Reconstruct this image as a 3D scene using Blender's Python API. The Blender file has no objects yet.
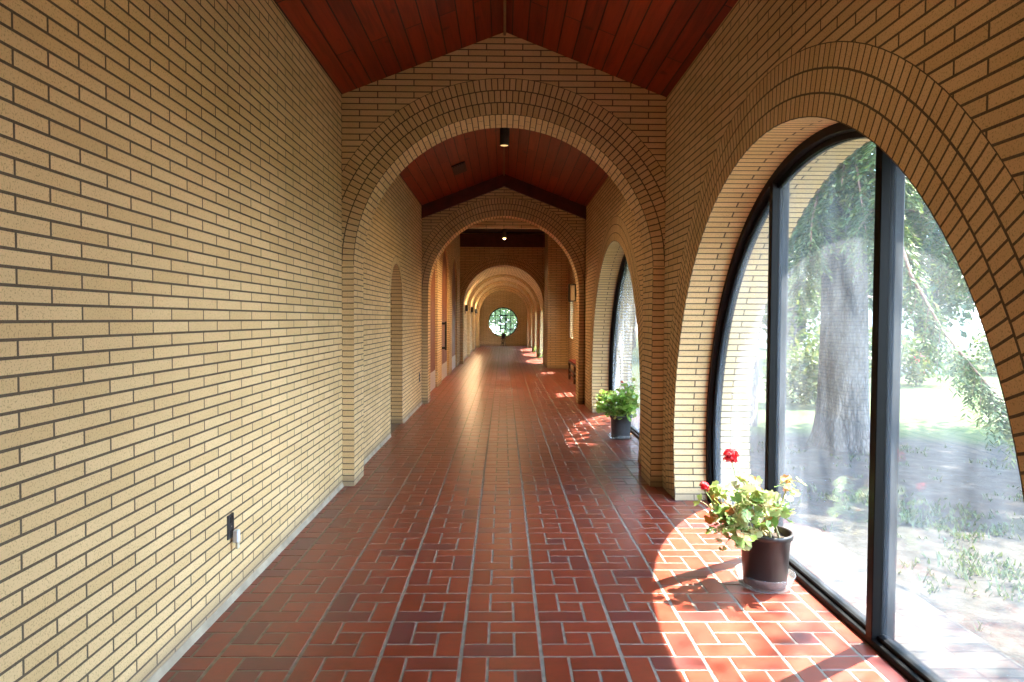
import bpy, math, random
import numpy as np
from mathutils import Vector, Matrix, noise as mnoise

random.seed(11)
C = bpy.context.scene.collection
PI = math.pi
H = 1.3716          # half the corridor width
EAVE, RIDGE = 3.315, 3.849
SLOPE = (RIDGE - EAVE) / H
GLASS_X = 1.68
OUT_X = 1.985

# ------------------------------------------------------------------ materials
def new_mat(name):
    m = bpy.data.materials.new(name); m.use_nodes = True
    nt = m.node_tree; nt.nodes.clear()
    out = nt.nodes.new('ShaderNodeOutputMaterial')
    return m, nt, out
def N(nt, typ, **kw):
    n = nt.nodes.new(typ)
    for k, v in kw.items():
        if k in n.inputs: n.inputs[k].default_value = v
        else: setattr(n, k, v)
    return n
def L(nt, a, b): nt.links.new(a, b)
def rgba(c): return (c[0], c[1], c[2], 1.0)
def ramp(nt, stops):
    r = nt.nodes.new('ShaderNodeValToRGB')
    el = r.color_ramp.elements
    while len(el) < len(stops): el.new(0.5)
    for e, (p, c) in zip(el, stops): e.position = p; e.color = rgba(c)
    return r
def mixc(nt, fac, a, b, blend='MIX'):
    m = nt.nodes.new('ShaderNodeMix'); m.data_type = 'RGBA'; m.blend_type = blend
    for sock, v in ((m.inputs[0], fac), (m.inputs[6], a), (m.inputs[7], b)):
        if hasattr(v, 'is_linked'): L(nt, v, sock)
        elif isinstance(v, (int, float)): sock.default_value = v
        else: sock.default_value = rgba(v)
    return m.outputs[2]

def plain(name, col, rough=0.6, metal=0.0, var=0.06, nscale=30, bump=0.0, spec=0.5):
    m, nt, out = new_mat(name)
    p = N(nt, 'ShaderNodeBsdfPrincipled', Roughness=rough, Metallic=metal)
    p.inputs['Specular IOR Level'].default_value = spec
    tc = N(nt, 'ShaderNodeTexCoord'); nz = N(nt, 'ShaderNodeTexNoise', Scale=nscale, Detail=4.0)
    L(nt, tc.outputs['Object'], nz.inputs['Vector'])
    r = ramp(nt, [(0.3, [c * (1 - var * 2) for c in col]), (0.7, [min(1, c * (1 + var * 2)) for c in col])])
    L(nt, nz.outputs['Fac'], r.inputs['Fac']); L(nt, r.outputs['Color'], p.inputs['Base Color'])
    if bump:
        b = N(nt, 'ShaderNodeBump', Strength=0.6, Distance=bump)
        L(nt, nz.outputs['Fac'], b.inputs['Height']); L(nt, b.outputs['Normal'], p.inputs['Normal'])
    L(nt, p.outputs[0], out.inputs['Surface'])
    return m

BRICK_A, BRICK_B = (0.77, 0.56, 0.305), (0.68, 0.475, 0.24)
def brick_mat(name, bw, rh, mortar, offset=0.5, a=BRICK_A, b=BRICK_B, mort=(0.13, 0.095, 0.06), depth=0.006, stain=True):
    m, nt, out = new_mat(name)
    p = N(nt, 'ShaderNodeBsdfPrincipled', Roughness=0.75)
    p.inputs['Specular IOR Level'].default_value = 0.3
    uv = N(nt, 'ShaderNodeUVMap', uv_map='UVMap')
    br = N(nt, 'ShaderNodeTexBrick', offset=offset, offset_frequency=2, squash=1.0)
    br.inputs['Scale'].default_value = 1.0
    br.inputs['Brick Width'].default_value = bw; br.inputs['Row Height'].default_value = rh
    br.inputs['Mortar Size'].default_value = mortar; br.inputs['Mortar Smooth'].default_value = 0.15
    br.inputs['Bias'].default_value = -0.1
    br.inputs['Color1'].default_value = rgba(a); br.inputs['Color2'].default_value = rgba(b); br.inputs['Mortar'].default_value = rgba(mort)
    L(nt, uv.outputs[0], br.inputs['Vector'])
    tc = N(nt, 'ShaderNodeTexCoord')
    sp = N(nt, 'ShaderNodeTexNoise', Scale=170.0, Detail=2.0); L(nt, tc.outputs['Object'], sp.inputs['Vector'])
    spr = ramp(nt, [(0.33, (0.62, 0.58, 0.52)), (0.45, (1, 1, 1)), (0.7, (1.0, 1.0, 1.0))]); L(nt, sp.outputs['Fac'], spr.inputs['Fac'])
    c = mixc(nt, 0.85, br.outputs['Color'], spr.outputs['Color'], 'MULTIPLY')
    bl = N(nt, 'ShaderNodeTexNoise', Scale=1.3, Detail=5.0); L(nt, tc.outputs['Object'], bl.inputs['Vector'])
    blr = ramp(nt, [(0.3, (0.90, 0.88, 0.84)), (0.7, (1.04, 1.03, 1.02))]); L(nt, bl.outputs['Fac'], blr.inputs['Fac'])
    c = mixc(nt, 1.0, c, blr.outputs['Color'], 'MULTIPLY')
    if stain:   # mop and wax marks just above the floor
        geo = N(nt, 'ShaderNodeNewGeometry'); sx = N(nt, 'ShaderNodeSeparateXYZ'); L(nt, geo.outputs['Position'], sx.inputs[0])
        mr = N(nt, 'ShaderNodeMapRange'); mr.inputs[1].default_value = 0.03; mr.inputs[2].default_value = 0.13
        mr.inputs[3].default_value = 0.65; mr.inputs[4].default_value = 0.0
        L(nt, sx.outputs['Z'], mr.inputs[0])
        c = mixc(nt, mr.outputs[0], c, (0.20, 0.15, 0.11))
    L(nt, c, p.inputs['Base Color'])
    inv = N(nt, 'ShaderNodeMath', operation='SUBTRACT'); inv.inputs[0].default_value = 1.0; L(nt, br.outputs['Fac'], inv.inputs[1])
    ad = N(nt, 'ShaderNodeMath', operation='MULTIPLY_ADD'); ad.inputs[1].default_value = 0.12
    L(nt, sp.outputs['Fac'], ad.inputs[0]); L(nt, inv.outputs[0], ad.inputs[2])
    bp = N(nt, 'ShaderNodeBump', Strength=0.7, Distance=depth); L(nt, ad.outputs[0], bp.inputs['Height'])
    L(nt, bp.outputs['Normal'], p.inputs['Normal'])
    L(nt, p.outputs[0], out.inputs['Surface'])
    return m

def wood_plank_mat(name, cols, bw=2.6, rh=0.135, gap=0.0028, rough=0.4, gapc=(0.012, 0.004, 0.003)):
    m, nt, out = new_mat(name)
    p = N(nt, 'ShaderNodeBsdfPrincipled', Roughness=rough); p.inputs['Specular IOR Level'].default_value = 0.25
    uv = N(nt, 'ShaderNodeUVMap', uv_map='UVMap')
    br = N(nt, 'ShaderNodeTexBrick', offset=0.37, offset_frequency=2, squash=1.0)
    br.inputs['Scale'].default_value = 1.0
    br.inputs['Brick Width'].default_value = bw; br.inputs['Row Height'].default_value = rh
    br.inputs['Mortar Size'].default_value = gap; br.inputs['Mortar Smooth'].default_value = 0.0
    br.inputs['Color1'].default_value = (1, 1, 1, 1); br.inputs['Color2'].default_value = (0, 0, 0, 1); br.inputs['Mortar'].default_value = (0.5, 0.5, 0.5, 1)
    L(nt, uv.outputs[0], br.inputs['Vector'])
    mp = N(nt, 'ShaderNodeMapping'); mp.inputs['Scale'].default_value = (1.2, 22, 1); L(nt, uv.outputs[0], mp.inputs['Vector'])
    off = N(nt, 'ShaderNodeVectorMath', operation='MULTIPLY_ADD'); off.inputs[1].default_value = (9, 9, 9)
    L(nt, br.outputs['Color'], off.inputs[0]); L(nt, mp.outputs[0], off.inputs[2])
    g = N(nt, 'ShaderNodeTexNoise', Scale=1.0, Detail=6.0, Roughness=0.65, Distortion=0.8); L(nt, off.outputs[0], g.inputs['Vector'])
    base = mixc(nt, br.outputs['Color'], cols[0], cols[1])
    gr = ramp(nt, [(0.32, (0.45, 0.42, 0.4)), (0.6, (1.1, 1.1, 1.1))]); L(nt, g.outputs['Fac'], gr.inputs['Fac'])
    c = mixc(nt, 0.8, base, gr.outputs['Color'], 'MULTIPLY')
    kn = N(nt, 'ShaderNodeTexNoise', Scale=5.0, Detail=1.0); L(nt, uv.outputs[0], kn.inputs['Vector'])
    knr = ramp(nt, [(0.24, (0.35, 0.3, 0.3)), (0.31, (1, 1, 1))]); L(nt, kn.outputs['Fac'], knr.inputs['Fac'])
    c = mixc(nt, 0.8, c, knr.outputs['Color'], 'MULTIPLY')
    c = mixc(nt, br.outputs['Fac'], c, gapc)
    L(nt, c, p.inputs['Base Color'])
    inv = N(nt, 'ShaderNodeMath', operation='SUBTRACT'); inv.inputs[0].default_value = 1.0; L(nt, br.outputs['Fac'], inv.inputs[1])
    bp = N(nt, 'ShaderNodeBump', Strength=0.7, Distance=0.004); L(nt, inv.outputs[0], bp.inputs['Height']); L(nt, bp.outputs['Normal'], p.inputs['Normal'])
    L(nt, p.outputs[0], out.inputs['Surface'])
    return m

def island_mat(name, stops, rough=0.5, trans=0.0, spec=0.5, nz=None, bump=0.0, coat=0.0):
    """colour varies from piece to piece (tiles, leaves)"""
    m, nt, out = new_mat(name)
    p = N(nt, 'ShaderNodeBsdfPrincipled', Roughness=rough); p.inputs['Specular IOR Level'].default_value = spec
    geo = N(nt, 'ShaderNodeNewGeometry'); r = ramp(nt, stops); L(nt, geo.outputs['Random Per Island'], r.inputs['Fac'])
    c = r.outputs['Color']
    if nz:
        tc = N(nt, 'ShaderNodeTexCoord'); t = N(nt, 'ShaderNodeTexNoise', Scale=nz, Detail=6.0, Roughness=0.7); L(nt, tc.outputs['Object'], t.inputs['Vector'])
        tr = ramp(nt, [(0.3, (0.72, 0.72, 0.74)), (0.7, (1.18, 1.15, 1.12))]); L(nt, t.outputs['Fac'], tr.inputs['Fac'])
        c = mixc(nt, 1.0, c, tr.outputs['Color'], 'MULTIPLY')
        rr = N(nt, 'ShaderNodeMapRange'); rr.inputs[3].default_value = rough - 0.1; rr.inputs[4].default_value = rough + 0.16
        L(nt, t.outputs['Fac'], rr.inputs[0]); L(nt, rr.outputs[0], p.inputs['Roughness'])
        if bump:
            bp = N(nt, 'ShaderNodeBump', Strength=0.5, Distance=bump); L(nt, t.outputs['Fac'], bp.inputs['Height']); L(nt, bp.outputs['Normal'], p.inputs['Normal'])
    L(nt, c, p.inputs['Base Color'])
    if coat: p.inputs['Coat Weight'].default_value = coat; p.inputs['Coat Roughness'].default_value = 0.24
    if trans:
        t = N(nt, 'ShaderNodeBsdfTranslucent'); L(nt, c, t.inputs['Color'])
        mx = N(nt, 'ShaderNodeMixShader'); mx.inputs[0].default_value = trans
        L(nt, p.outputs[0], mx.inputs[1]); L(nt, t.outputs[0], mx.inputs[2]); L(nt, mx.outputs[0], out.inputs['Surface'])
    else: L(nt, p.outputs[0], out.inputs['Surface'])
    return m

def glass_mat(name, dust=0.017):
    m, nt, out = new_mat(name)
    tr = N(nt, 'ShaderNodeBsdfTransparent'); tr.inputs['Color'].default_value = (0.965, 0.985, 0.975, 1)
    gl = N(nt, 'ShaderNodeBsdfGlossy', Roughness=0.02)
    lw = N(nt, 'ShaderNodeLayerWeight', Blend=0.5)
    pw = N(nt, 'ShaderNodeMath', operation='POWER'); pw.inputs[1].default_value = 5.0; L(nt, lw.outputs['Facing'], pw.inputs[0])
    sc_ = N(nt, 'ShaderNodeMath', operation='MULTIPLY_ADD'); sc_.inputs[1].default_value = 0.9; sc_.inputs[2].default_value = 0.035; L(nt, pw.outputs[0], sc_.inputs[0])
    m1 = N(nt, 'ShaderNodeMixShader'); L(nt, sc_.outputs[0], m1.inputs[0]); L(nt, tr.outputs[0], m1.inputs[1]); L(nt, gl.outputs[0], m1.inputs[2])
    df = N(nt, 'ShaderNodeBsdfDiffuse'); df.inputs['Color'].default_value = (0.80, 0.85, 0.92, 1)
    tl = N(nt, 'ShaderNodeBsdfTranslucent'); tl.inputs['Color'].default_value = (0.80, 0.85, 0.92, 1)
    m2 = N(nt, 'ShaderNodeMixShader'); m2.inputs[0].default_value = 0.6; L(nt, df.outputs[0], m2.inputs[1]); L(nt, tl.outputs[0], m2.inputs[2])
    tc = N(nt, 'ShaderNodeTexCoord'); mp = N(nt, 'ShaderNodeMapping'); mp.inputs['Scale'].default_value = (1, 2.4, 0.8); L(nt, tc.outputs['Object'], mp.inputs['Vector'])
    nz = N(nt, 'ShaderNodeTexNoise', Scale=1.5, Detail=7.0, Roughness=0.62); L(nt, mp.outputs[0], nz.inputs['Vector'])
    mr = N(nt, 'ShaderNodeMapRange'); mr.inputs[1].default_value = 0.35; mr.inputs[2].default_value = 0.72
    mr.inputs[3].default_value = dust * 0.45; mr.inputs[4].default_value = dust * 2.1; L(nt, nz.outputs['Fac'], mr.inputs[0])
    gz_ = N(nt, 'ShaderNodeMath', operation='POWER'); gz_.inputs[1].default_value = 3.0; L(nt, lw.outputs['Facing'], gz_.inputs[0])   # a longer way through the dust film at a slant
    gm = N(nt, 'ShaderNodeMath', operation='MULTIPLY_ADD'); gm.inputs[1].default_value = 3.0; gm.inputs[2].default_value = 1.0; L(nt, gz_.outputs[0], gm.inputs[0])
    dm = N(nt, 'ShaderNodeMath', operation='MULTIPLY'); dm.use_clamp = True; L(nt, mr.outputs[0], dm.inputs[0]); L(nt, gm.outputs[0], dm.inputs[1])
    mx = N(nt, 'ShaderNodeMixShader'); L(nt, dm.outputs[0], mx.inputs[0]); L(nt, m1.outputs[0], mx.inputs[1]); L(nt, m2.outputs[0], mx.inputs[2])
    L(nt, mx.outputs[0], out.inputs['Surface'])
    return m

def emit_mat(name, col, s):
    m, nt, out = new_mat(name); e = N(nt, 'ShaderNodeEmission'); e.inputs[0].default_value = rgba(col); e.inputs[1].default_value = s
    L(nt, e.outputs[0], out.inputs['Surface']); return m

M = {}
M['brick'] = brick_mat('buff_brick', 0.3048, 0.0508, 0.0050)
M['rowlock'] = brick_mat('buff_rowlock', 0.0508, 0.1016, 0.0050, offset=0.0)
M['paver'] = brick_mat('outdoor_paver', 0.0762, 0.21, 0.006, offset=0.0, a=(0.040, 0.031, 0.023), b=(0.028, 0.022, 0.017), mort=(0.006, 0.005, 0.004), stain=False)
M['ceil'] = wood_plank_mat('red_stained_planks', ((0.29, 0.033, 0.006), (0.17, 0.016, 0.003)), gap=0.005)
M['beam'] = plain('dark_red_timber', (0.085, 0.016, 0.010), 0.5, var=0.15, nscale=8)
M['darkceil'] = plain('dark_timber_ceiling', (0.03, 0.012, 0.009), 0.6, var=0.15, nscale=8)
M['batten'] = plain('ridge_batten', (0.20, 0.11, 0.045), 0.5)
M['door'] = wood_plank_mat('door_boards', ((0.27, 0.10, 0.045), (0.20, 0.07, 0.03)), bw=4.0, rh=0.19, gap=0.002, rough=0.45)
M['kick'] = plain('kick_plate', (0.55, 0.50, 0.44), 0.4, metal=0.2)
M['tile'] = island_mat('quarry_tile', [(0.0, (0.18, 0.028, 0.013)), (0.45, (0.225, 0.035, 0.016)), (0.75, (0.24, 0.040, 0.018)), (0.9, (0.155, 0.029, 0.020)), (1.0, (0.13, 0.028, 0.026))], rough=0.31, nz=9.0, bump=0.0012, coat=0.15)
M['grout'] = plain('grout', (0.20, 0.16, 0.125), 0.85, var=0.12, nscale=20)
M['metal'] = plain('black_anodised_frame', (0.006, 0.0055, 0.0055), 0.45, var=0.05, spec=0.10)
M['glass'] = glass_mat('dusty_glass')
M['glass_hazy'] = glass_mat('hazy_glass', 0.045)
M['glass_far'] = glass_mat('clear_glass', 0.02)
M['black'] = plain('black_plastic', (0.018, 0.017, 0.017), 0.4)
M['lampbody'] = plain('black_lamp_metal', (0.012, 0.011, 0.010), 0.5)
M['bulb'] = emit_mat('lamp_glow', (1.0, 0.62, 0.25), 9.0)
M['bulbdim'] = emit_mat('lamp_reflector_glow', (1.0, 0.55, 0.22), 1.0)
M['white'] = plain('white_plastic', (0.72, 0.72, 0.72), 0.35, var=0.02)
M['pot'] = plain('brown_plastic_pot', (0.026, 0.017, 0.015), 0.42, var=0.08)
M['potgrey'] = plain('grey_plastic_pot', (0.075, 0.075, 0.080), 0.5, var=0.08)
M['soil'] = plain('potting_soil', (0.045, 0.028, 0.018), 0.95, var=0.3, nscale=60, bump=0.006)
M['stem'] = plain('plant_stem', (0.42, 0.33, 0.14), 0.6, var=0.2)
M['stemgreen'] = plain('green_stem', (0.24, 0.33, 0.09), 0.6, var=0.2)
M['gleaf'] = island_mat('geranium_leaf', [(0.0, (0.14, 0.25, 0.05)), (0.3, (0.27, 0.38, 0.09)), (0.6, (0.44, 0.50, 0.19)), (0.84, (0.58, 0.60, 0.32)), (0.91, (0.40, 0.20, 0.04)), (1.0, (0.34, 0.09, 0.025))], 0.5, trans=0.35)
M['gleaf2'] = island_mat('green_plant_leaf', [(0.0, (0.17, 0.36, 0.045)), (0.5, (0.30, 0.50, 0.075)), (0.85, (0.46, 0.60, 0.14)), (1.0, (0.60, 0.58, 0.18))], 0.45, trans=0.35)
M['petal'] = island_mat('red_petal', [(0.0, (0.62, 0.006, 0.014)), (1.0, (0.80, 0.015, 0.03))], 0.55, trans=0.25)
M['wood'] = plain('bench_wood', (0.055, 0.022, 0.012), 0.45, var=0.15, nscale=12)
M['cushion'] = plain('bench_cushion', (0.20, 0.03, 0.022), 0.85, var=0.1)
M['frost'] = plain('lantern_glass', (0.62, 0.55, 0.42), 0.35, var=0.03)
M['stone'] = plain('grey_kerb_stone', (0.33, 0.33, 0.33), 0.85, var=0.1)
M['red'] = plain('red_paint', (0.62, 0.03, 0.05), 0.45)
M['siding'] = plain('pale_siding', (0.62, 0.58, 0.52), 0.7)
M['shingle'] = plain('pinkish_shingle', (0.34, 0.19, 0.16), 0.85)
# bark
def bark_mat():
    m, nt, out = new_mat('grey_bark')
    p = N(nt, 'ShaderNodeBsdfPrincipled', Roughness=0.9); p.inputs['Specular IOR Level'].default_value = 0.15
    tc = N(nt, 'ShaderNodeTexCoord'); mp = N(nt, 'ShaderNodeMapping'); mp.inputs['Scale'].default_value = (1, 1, 0.28); L(nt, tc.outputs['Object'], mp.inputs['Vector'])
    v = N(nt, 'ShaderNodeTexVoronoi', Scale=26.0, feature='DISTANCE_TO_EDGE'); L(nt, mp.outputs[0], v.inputs['Vector'])
    n2 = N(nt, 'ShaderNodeTexNoise', Scale=14.0, Detail=6.0); L(nt, mp.outputs[0], n2.inputs['Vector'])
    ad = N(nt, 'ShaderNodeMath', operation='ADD'); L(nt, v.outputs['Distance'], ad.inputs[0]); L(nt, n2.outputs['Fac'], ad.inputs[1])
    r = ramp(nt, [(0.38, (0.030, 0.026, 0.024)), (0.62, (0.085, 0.075, 0.068)), (0.9, (0.14, 0.125, 0.115))]); L(nt, ad.outputs[0], r.inputs['Fac'])
    L(nt, r.outputs['Color'], p.inputs['Base Color'])
    bp = N(nt, 'ShaderNodeBump', Strength=0.9, Distance=0.03); L(nt, ad.outputs[0], bp.inputs['Height']); L(nt, bp.outputs['Normal'], p.inputs['Normal'])
    L(nt, p.outputs[0], out.inputs['Surface']); return m
M['bark'] = bark_mat()
M['branch'] = plain('reddish_branch', (0.17, 0.085, 0.055), 0.85, var=0.2)
M['needle'] = island_mat('conifer_needles', [(0.0, (0.042, 0.080, 0.018)), (0.4, (0.078, 0.120, 0.026)), (0.75, (0.13, 0.165, 0.038)), (1.0, (0.21, 0.20, 0.055))], 0.5, trans=0.5)
M['needle2'] = island_mat('bluish_needles', [(0.0, (0.024, 0.048, 0.024)), (0.6, (0.048, 0.082, 0.040)), (1.0, (0.09, 0.12, 0.06))], 0.55, trans=0.35)
M['leaf_far'] = island_mat('broad_leaves', [(0.0, (0.036, 0.058, 0.011)), (0.5, (0.070, 0.095, 0.018)), (0.85, (0.11, 0.125, 0.028)), (1.0, (0.16, 0.155, 0.048))], 0.55, trans=0.4)
M['leaf_pale'] = island_mat('pale_leaves', [(0.0, (0.10, 0.17, 0.06)), (0.5, (0.17, 0.25, 0.09)), (1.0, (0.28, 0.34, 0.16))], 0.55, trans=0.5)
M['grass'] = island_mat('grass_blades', [(0.0, (0.026, 0.050, 0.008)), (0.5, (0.048, 0.072, 0.012)), (0.85, (0.075, 0.090, 0.020)), (1.0, (0.10, 0.092, 0.03))], 0.55, trans=0.35)
def ground_mat():
    m, nt, out = new_mat('garden_ground')
    p = N(nt, 'ShaderNodeBsdfPrincipled', Roughness=0.95); p.inputs['Specular IOR Level'].default_value = 0.1
    geo = N(nt, 'ShaderNodeNewGeometry')
    def noi(scale, det=5.0):
        n = N(nt, 'ShaderNodeTexNoise', Scale=scale, Detail=det, Roughness=0.65); L(nt, geo.outputs['Position'], n.inputs['Vector']); return n.outputs['Fac']
    # sparse lawn
    lawn = ramp(nt, [(0.35, (0.045, 0.062, 0.018)), (0.55, (0.060, 0.072, 0.026)), (0.72, (0.075, 0.072, 0.040))]); L(nt, noi(2.2, 8), lawn.inputs['Fac'])
    dry = ramp(nt, [(0.3, (0.022, 0.018, 0.013)), (0.52, (0.036, 0.031, 0.024)), (0.75, (0.058, 0.051, 0.041))]); L(nt, noi(9.0, 8), dry.inputs['Fac'])
    # needle litter under the big tree
    mul = ramp(nt, [(0.30, (0.022, 0.017, 0.014)), (0.55, (0.050, 0.040, 0.034)), (0.74, (0.11, 0.092, 0.078))]); L(nt, noi(7.0, 9), mul.inputs['Fac'])
    def dist(cx, cy, sx, sy, r0, r1):
        s = N(nt, 'ShaderNodeVectorMath', operation='SUBTRACT'); s.inputs[1].default_value = (cx, cy, 0); L(nt, geo.outputs['Position'], s.inputs[0])
        q = N(nt, 'ShaderNodeVectorMath', operation='MULTIPLY'); q.inputs[1].default_value = (1 / sx, 1 / sy, 0); L(nt, s.outputs[0], q.inputs[0])
        ln = N(nt, 'ShaderNodeVectorMath', operation='LENGTH'); L(nt, q.outputs[0], ln.inputs[0])
        a = N(nt, 'ShaderNodeMath', operation='MULTIPLY_ADD'); a.inputs[1].default_value = 0.5; L(nt, noi(1.6, 6), a.inputs[0]); L(nt, ln.outputs['Value'], a.inputs[2])
        mr = N(nt, 'ShaderNodeMapRange'); mr.inputs[1].default_value = r0 + 0.25; mr.inputs[2].default_value = r1 + 0.25; mr.inputs[3].default_value = 1.0; mr.inputs[4].default_value = 0.0
        L(nt, a.outputs[0], mr.inputs[0]); return mr.outputs[0]
    c = mixc(nt, dist(2.6, 3.4, 1.9, 4.5, 0.75, 1.05), lawn.outputs['Color'], dry.outputs['Color'])
    c = mixc(nt, dist(4.3, 7.3, 3.0, 2.4, 0.72, 1.0), c, mul.outputs['Color'])
    L(nt, c, p.inputs['Base Color'])
    bp = N(nt, 'ShaderNodeBump', Strength=0.8, Distance=0.04); L(nt, noi(14.0, 8), bp.inputs['Height']); L(nt, bp.outputs['Normal'], p.inputs['Normal'])
    L(nt, p.outputs[0], out.inputs['Surface']); return m
M['ground'] = ground_mat()
def saucer_mat():
    m, nt, out = new_mat('clear_plastic')
    tr = N(nt, 'ShaderNodeBsdfTransparent'); tr.inputs['Color'].default_value = (0.9, 0.92, 0.93, 1)
    p = N(nt, 'ShaderNodeBsdfPrincipled', Roughness=0.15); p.inputs['Base Color'].default_value = (0.7, 0.68, 0.68, 1)
    mx = N(nt, 'ShaderNodeMixShader'); mx.inputs[0].default_value = 0.16; L(nt, tr.outputs[0], mx.inputs[1]); L(nt, p.outputs[0], mx.inputs[2])
    L(nt, mx.outputs[0], out.inputs['Surface']); return m
M['clear'] = saucer_mat()

# ------------------------------------------------------------------ mesh builder
class MB:
    def __init__(s): s.v = []; s.f = []; s.uv = []; s.m = []; s.smooth = []
    def face(s, pts, uvs=None, mi=0, smooth=False):
        b = len(s.v); s.v += [tuple(p) for p in pts]; s.f.append(tuple(range(b, b + len(pts))))
        s.uv += list(uvs) if uvs else [(0.0, 0.0)] * len(pts); s.m.append(mi); s.smooth.append(smooth)
    def mesh(s, verts, faces, mi=0, smooth=False):          # shared vertices
        b = len(s.v); s.v += [tuple(p) for p in verts]
        for f in faces:
            s.f.append(tuple(b + i for i in f)); s.uv += [(0.0, 0.0)] * len(f); s.m.append(mi); s.smooth.append(smooth)
    def box(s, x0, x1, y0, y1, z0, z1, mi=0, skip=''):
        P = lambda x, y, z: (x, y, z)
        if 'x' not in skip: s.face([P(x0, y1, z0), P(x0, y0, z0), P(x0, y0, z1), P(x0, y1, z1)], [(y1, z0), (y0, z0), (y0, z1), (y1, z1)], mi)
        if 'X' not in skip: s.face([P(x1, y0, z0), P(x1, y1, z0), P(x1, y1, z1), P(x1, y0, z1)], [(y0, z0), (y1, z0), (y1, z1), (y0, z1)], mi)
        if 'y' not in skip: s.face([P(x0, y0, z0), P(x1, y0, z0), P(x1, y0, z1), P(x0, y0, z1)], [(x0, z0), (x1, z0), (x1, z1), (x0, z1)], mi)
        if 'Y' not in skip: s.face([P(x1, y1, z0), P(x0, y1, z0), P(x0, y1, z1), P(x1, y1, z1)], [(x1, z0), (x0, z0), (x0, z1), (x1, z1)], mi)
        if 'z' not in skip: s.face([P(x0, y1, z0), P(x1, y1, z0), P(x1, y0, z0), P(x0, y0, z0)], [(x0, y1), (x1, y1), (x1, y0), (x0, y0)], mi)
        if 'Z' not in skip: s.face([P(x0, y0, z1), P(x1, y0, z1), P(x1, y1, z1), P(x0, y1, z1)], [(x0, y0), (x1, y0), (x1, y1), (x0, y1)], mi)
    def bbox(s, x0, x1, y0, y1, z0, z1, b=0.004, mi=0):     # box with chamfered edges
        v = []; 
        for sx, x in ((-1, x0), (1, x1)):
            for sy, y in ((-1, y0), (1, y1)):
                for sz, z in ((-1, z0), (1, z1)):
                    v += [(x, y - sy * b, z - sz * b), (x - sx * b, y, z - sz * b), (x - sx * b, y - sy * b, z)]
        idx = lambda i, j, k, a: (i * 4 + j * 2 + k) * 3 + a
        F = []
        for i in (0, 1): F.append([idx(i, 0, 0, 0), idx(i, 1, 0, 0), idx(i, 1, 1, 0), idx(i, 0, 1, 0)])
        for j in (0, 1): F.append([idx(0, j, 0, 1), idx(1, j, 0, 1), idx(1, j, 1, 1), idx(0, j, 1, 1)])
        for k in (0, 1): F.append([idx(0, 0, k, 2), idx(1, 0, k, 2), idx(1, 1, k, 2), idx(0, 1, k, 2)])
        for i in (0, 1):
            for j in (0, 1): F.append([idx(i, j, 0, 0), idx(i, j, 1, 0), idx(i, j, 1, 1), idx(i, j, 0, 1)])
        for i in (0, 1):
            for k in (0, 1): F.append([idx(i, 0, k, 0), idx(i, 1, k, 0), idx(i, 1, k, 2), idx(i, 0, k, 2)])
        for j in (0, 1):
            for k in (0, 1): F.append([idx(0, j, k, 1), idx(1, j, k, 1), idx(1, j, k, 2), idx(0, j, k, 2)])
        for i in (0, 1):
            for j in (0, 1):
                for k in (0, 1): F.append([idx(i, j, k, 0), idx(i, j, k, 1), idx(i, j, k, 2)])
        s.mesh(v, F, mi)
    def lathe(s, prof, c=(0, 0, 0), n=32, mi=0, smooth=True, close=False):
        v = []; F = []
        for r, z in prof:
            for i in range(n):
                a = 2 * PI * i / n; v.append((c[0] + r * math.cos(a), c[1] + r * math.sin(a), c[2] + z))
        for k in range(len(prof) - 1):
            for i in range(n):
                j = (i + 1) % n; F.append((k * n + i, k * n + j, (k + 1) * n + j, (k + 1) * n + i))
        s.mesh(v, F, mi, smooth)
    def disc(s, r, c, n=32, mi=0): s.face([(c[0] + r * math.cos(2 * PI * i / n), c[1] + r * math.sin(2 * PI * i / n), c[2]) for i in range(n)], None, mi)
    def tube(s, pts, rad, n=8, mi=0, cap=True):
        pts = [Vector(p) for p in pts]; v = []; F = []
        if not hasattr(rad, '__len__'): rad = [rad] * len(pts)
        for k, p in enumerate(pts):
            t = (pts[min(k + 1, len(pts) - 1)] - pts[max(k - 1, 0)]).normalized()
            ref = Vector((0, 0, 1)) if abs(t.z) < 0.9 else Vector((1, 0, 0))
            a = t.cross(ref).normalized(); b = t.cross(a).normalized()
            for i in range(n):
                w = 2 * PI * i / n; v.append(p + (a * math.cos(w) + b * math.sin(w)) * rad[k])
        for k in range(len(pts) - 1):
            for i in range(n):
                j = (i + 1) % n; F.append((k * n + i, k * n + j, (k + 1) * n + j, (k + 1) * n + i))
        if cap: F.append(tuple(range(n))); F.append(tuple(range((len(pts) - 1) * n, len(pts) * n)))
        s.mesh(v, F, mi, True)
    def build(s, name, mats, parent=None, loc=None):
        me = bpy.data.meshes.new(name); vv = s.v
        if loc: vv = [(p[0] - loc[0], p[1] - loc[1], p[2] - loc[2]) for p in vv]
        me.from_pydata(vv, [], s.f)
        uvl = me.uv_layers.new(name='UVMap'); uvl.data.foreach_set('uv', np.array(s.uv, dtype=np.float32).ravel())
        me.polygons.foreach_set('material_index', np.array(s.m, dtype=np.int32)); me.polygons.foreach_set('use_smooth', np.array(s.smooth, dtype=bool))
        for m in (mats if isinstance(mats, (list, tuple)) else [mats]): me.materials.append(m)
        me.update()
        o = bpy.data.objects.new(name, me); C.objects.link(o)
        if loc: o.location = loc
        if parent: o.parent = parent
        return o

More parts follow.
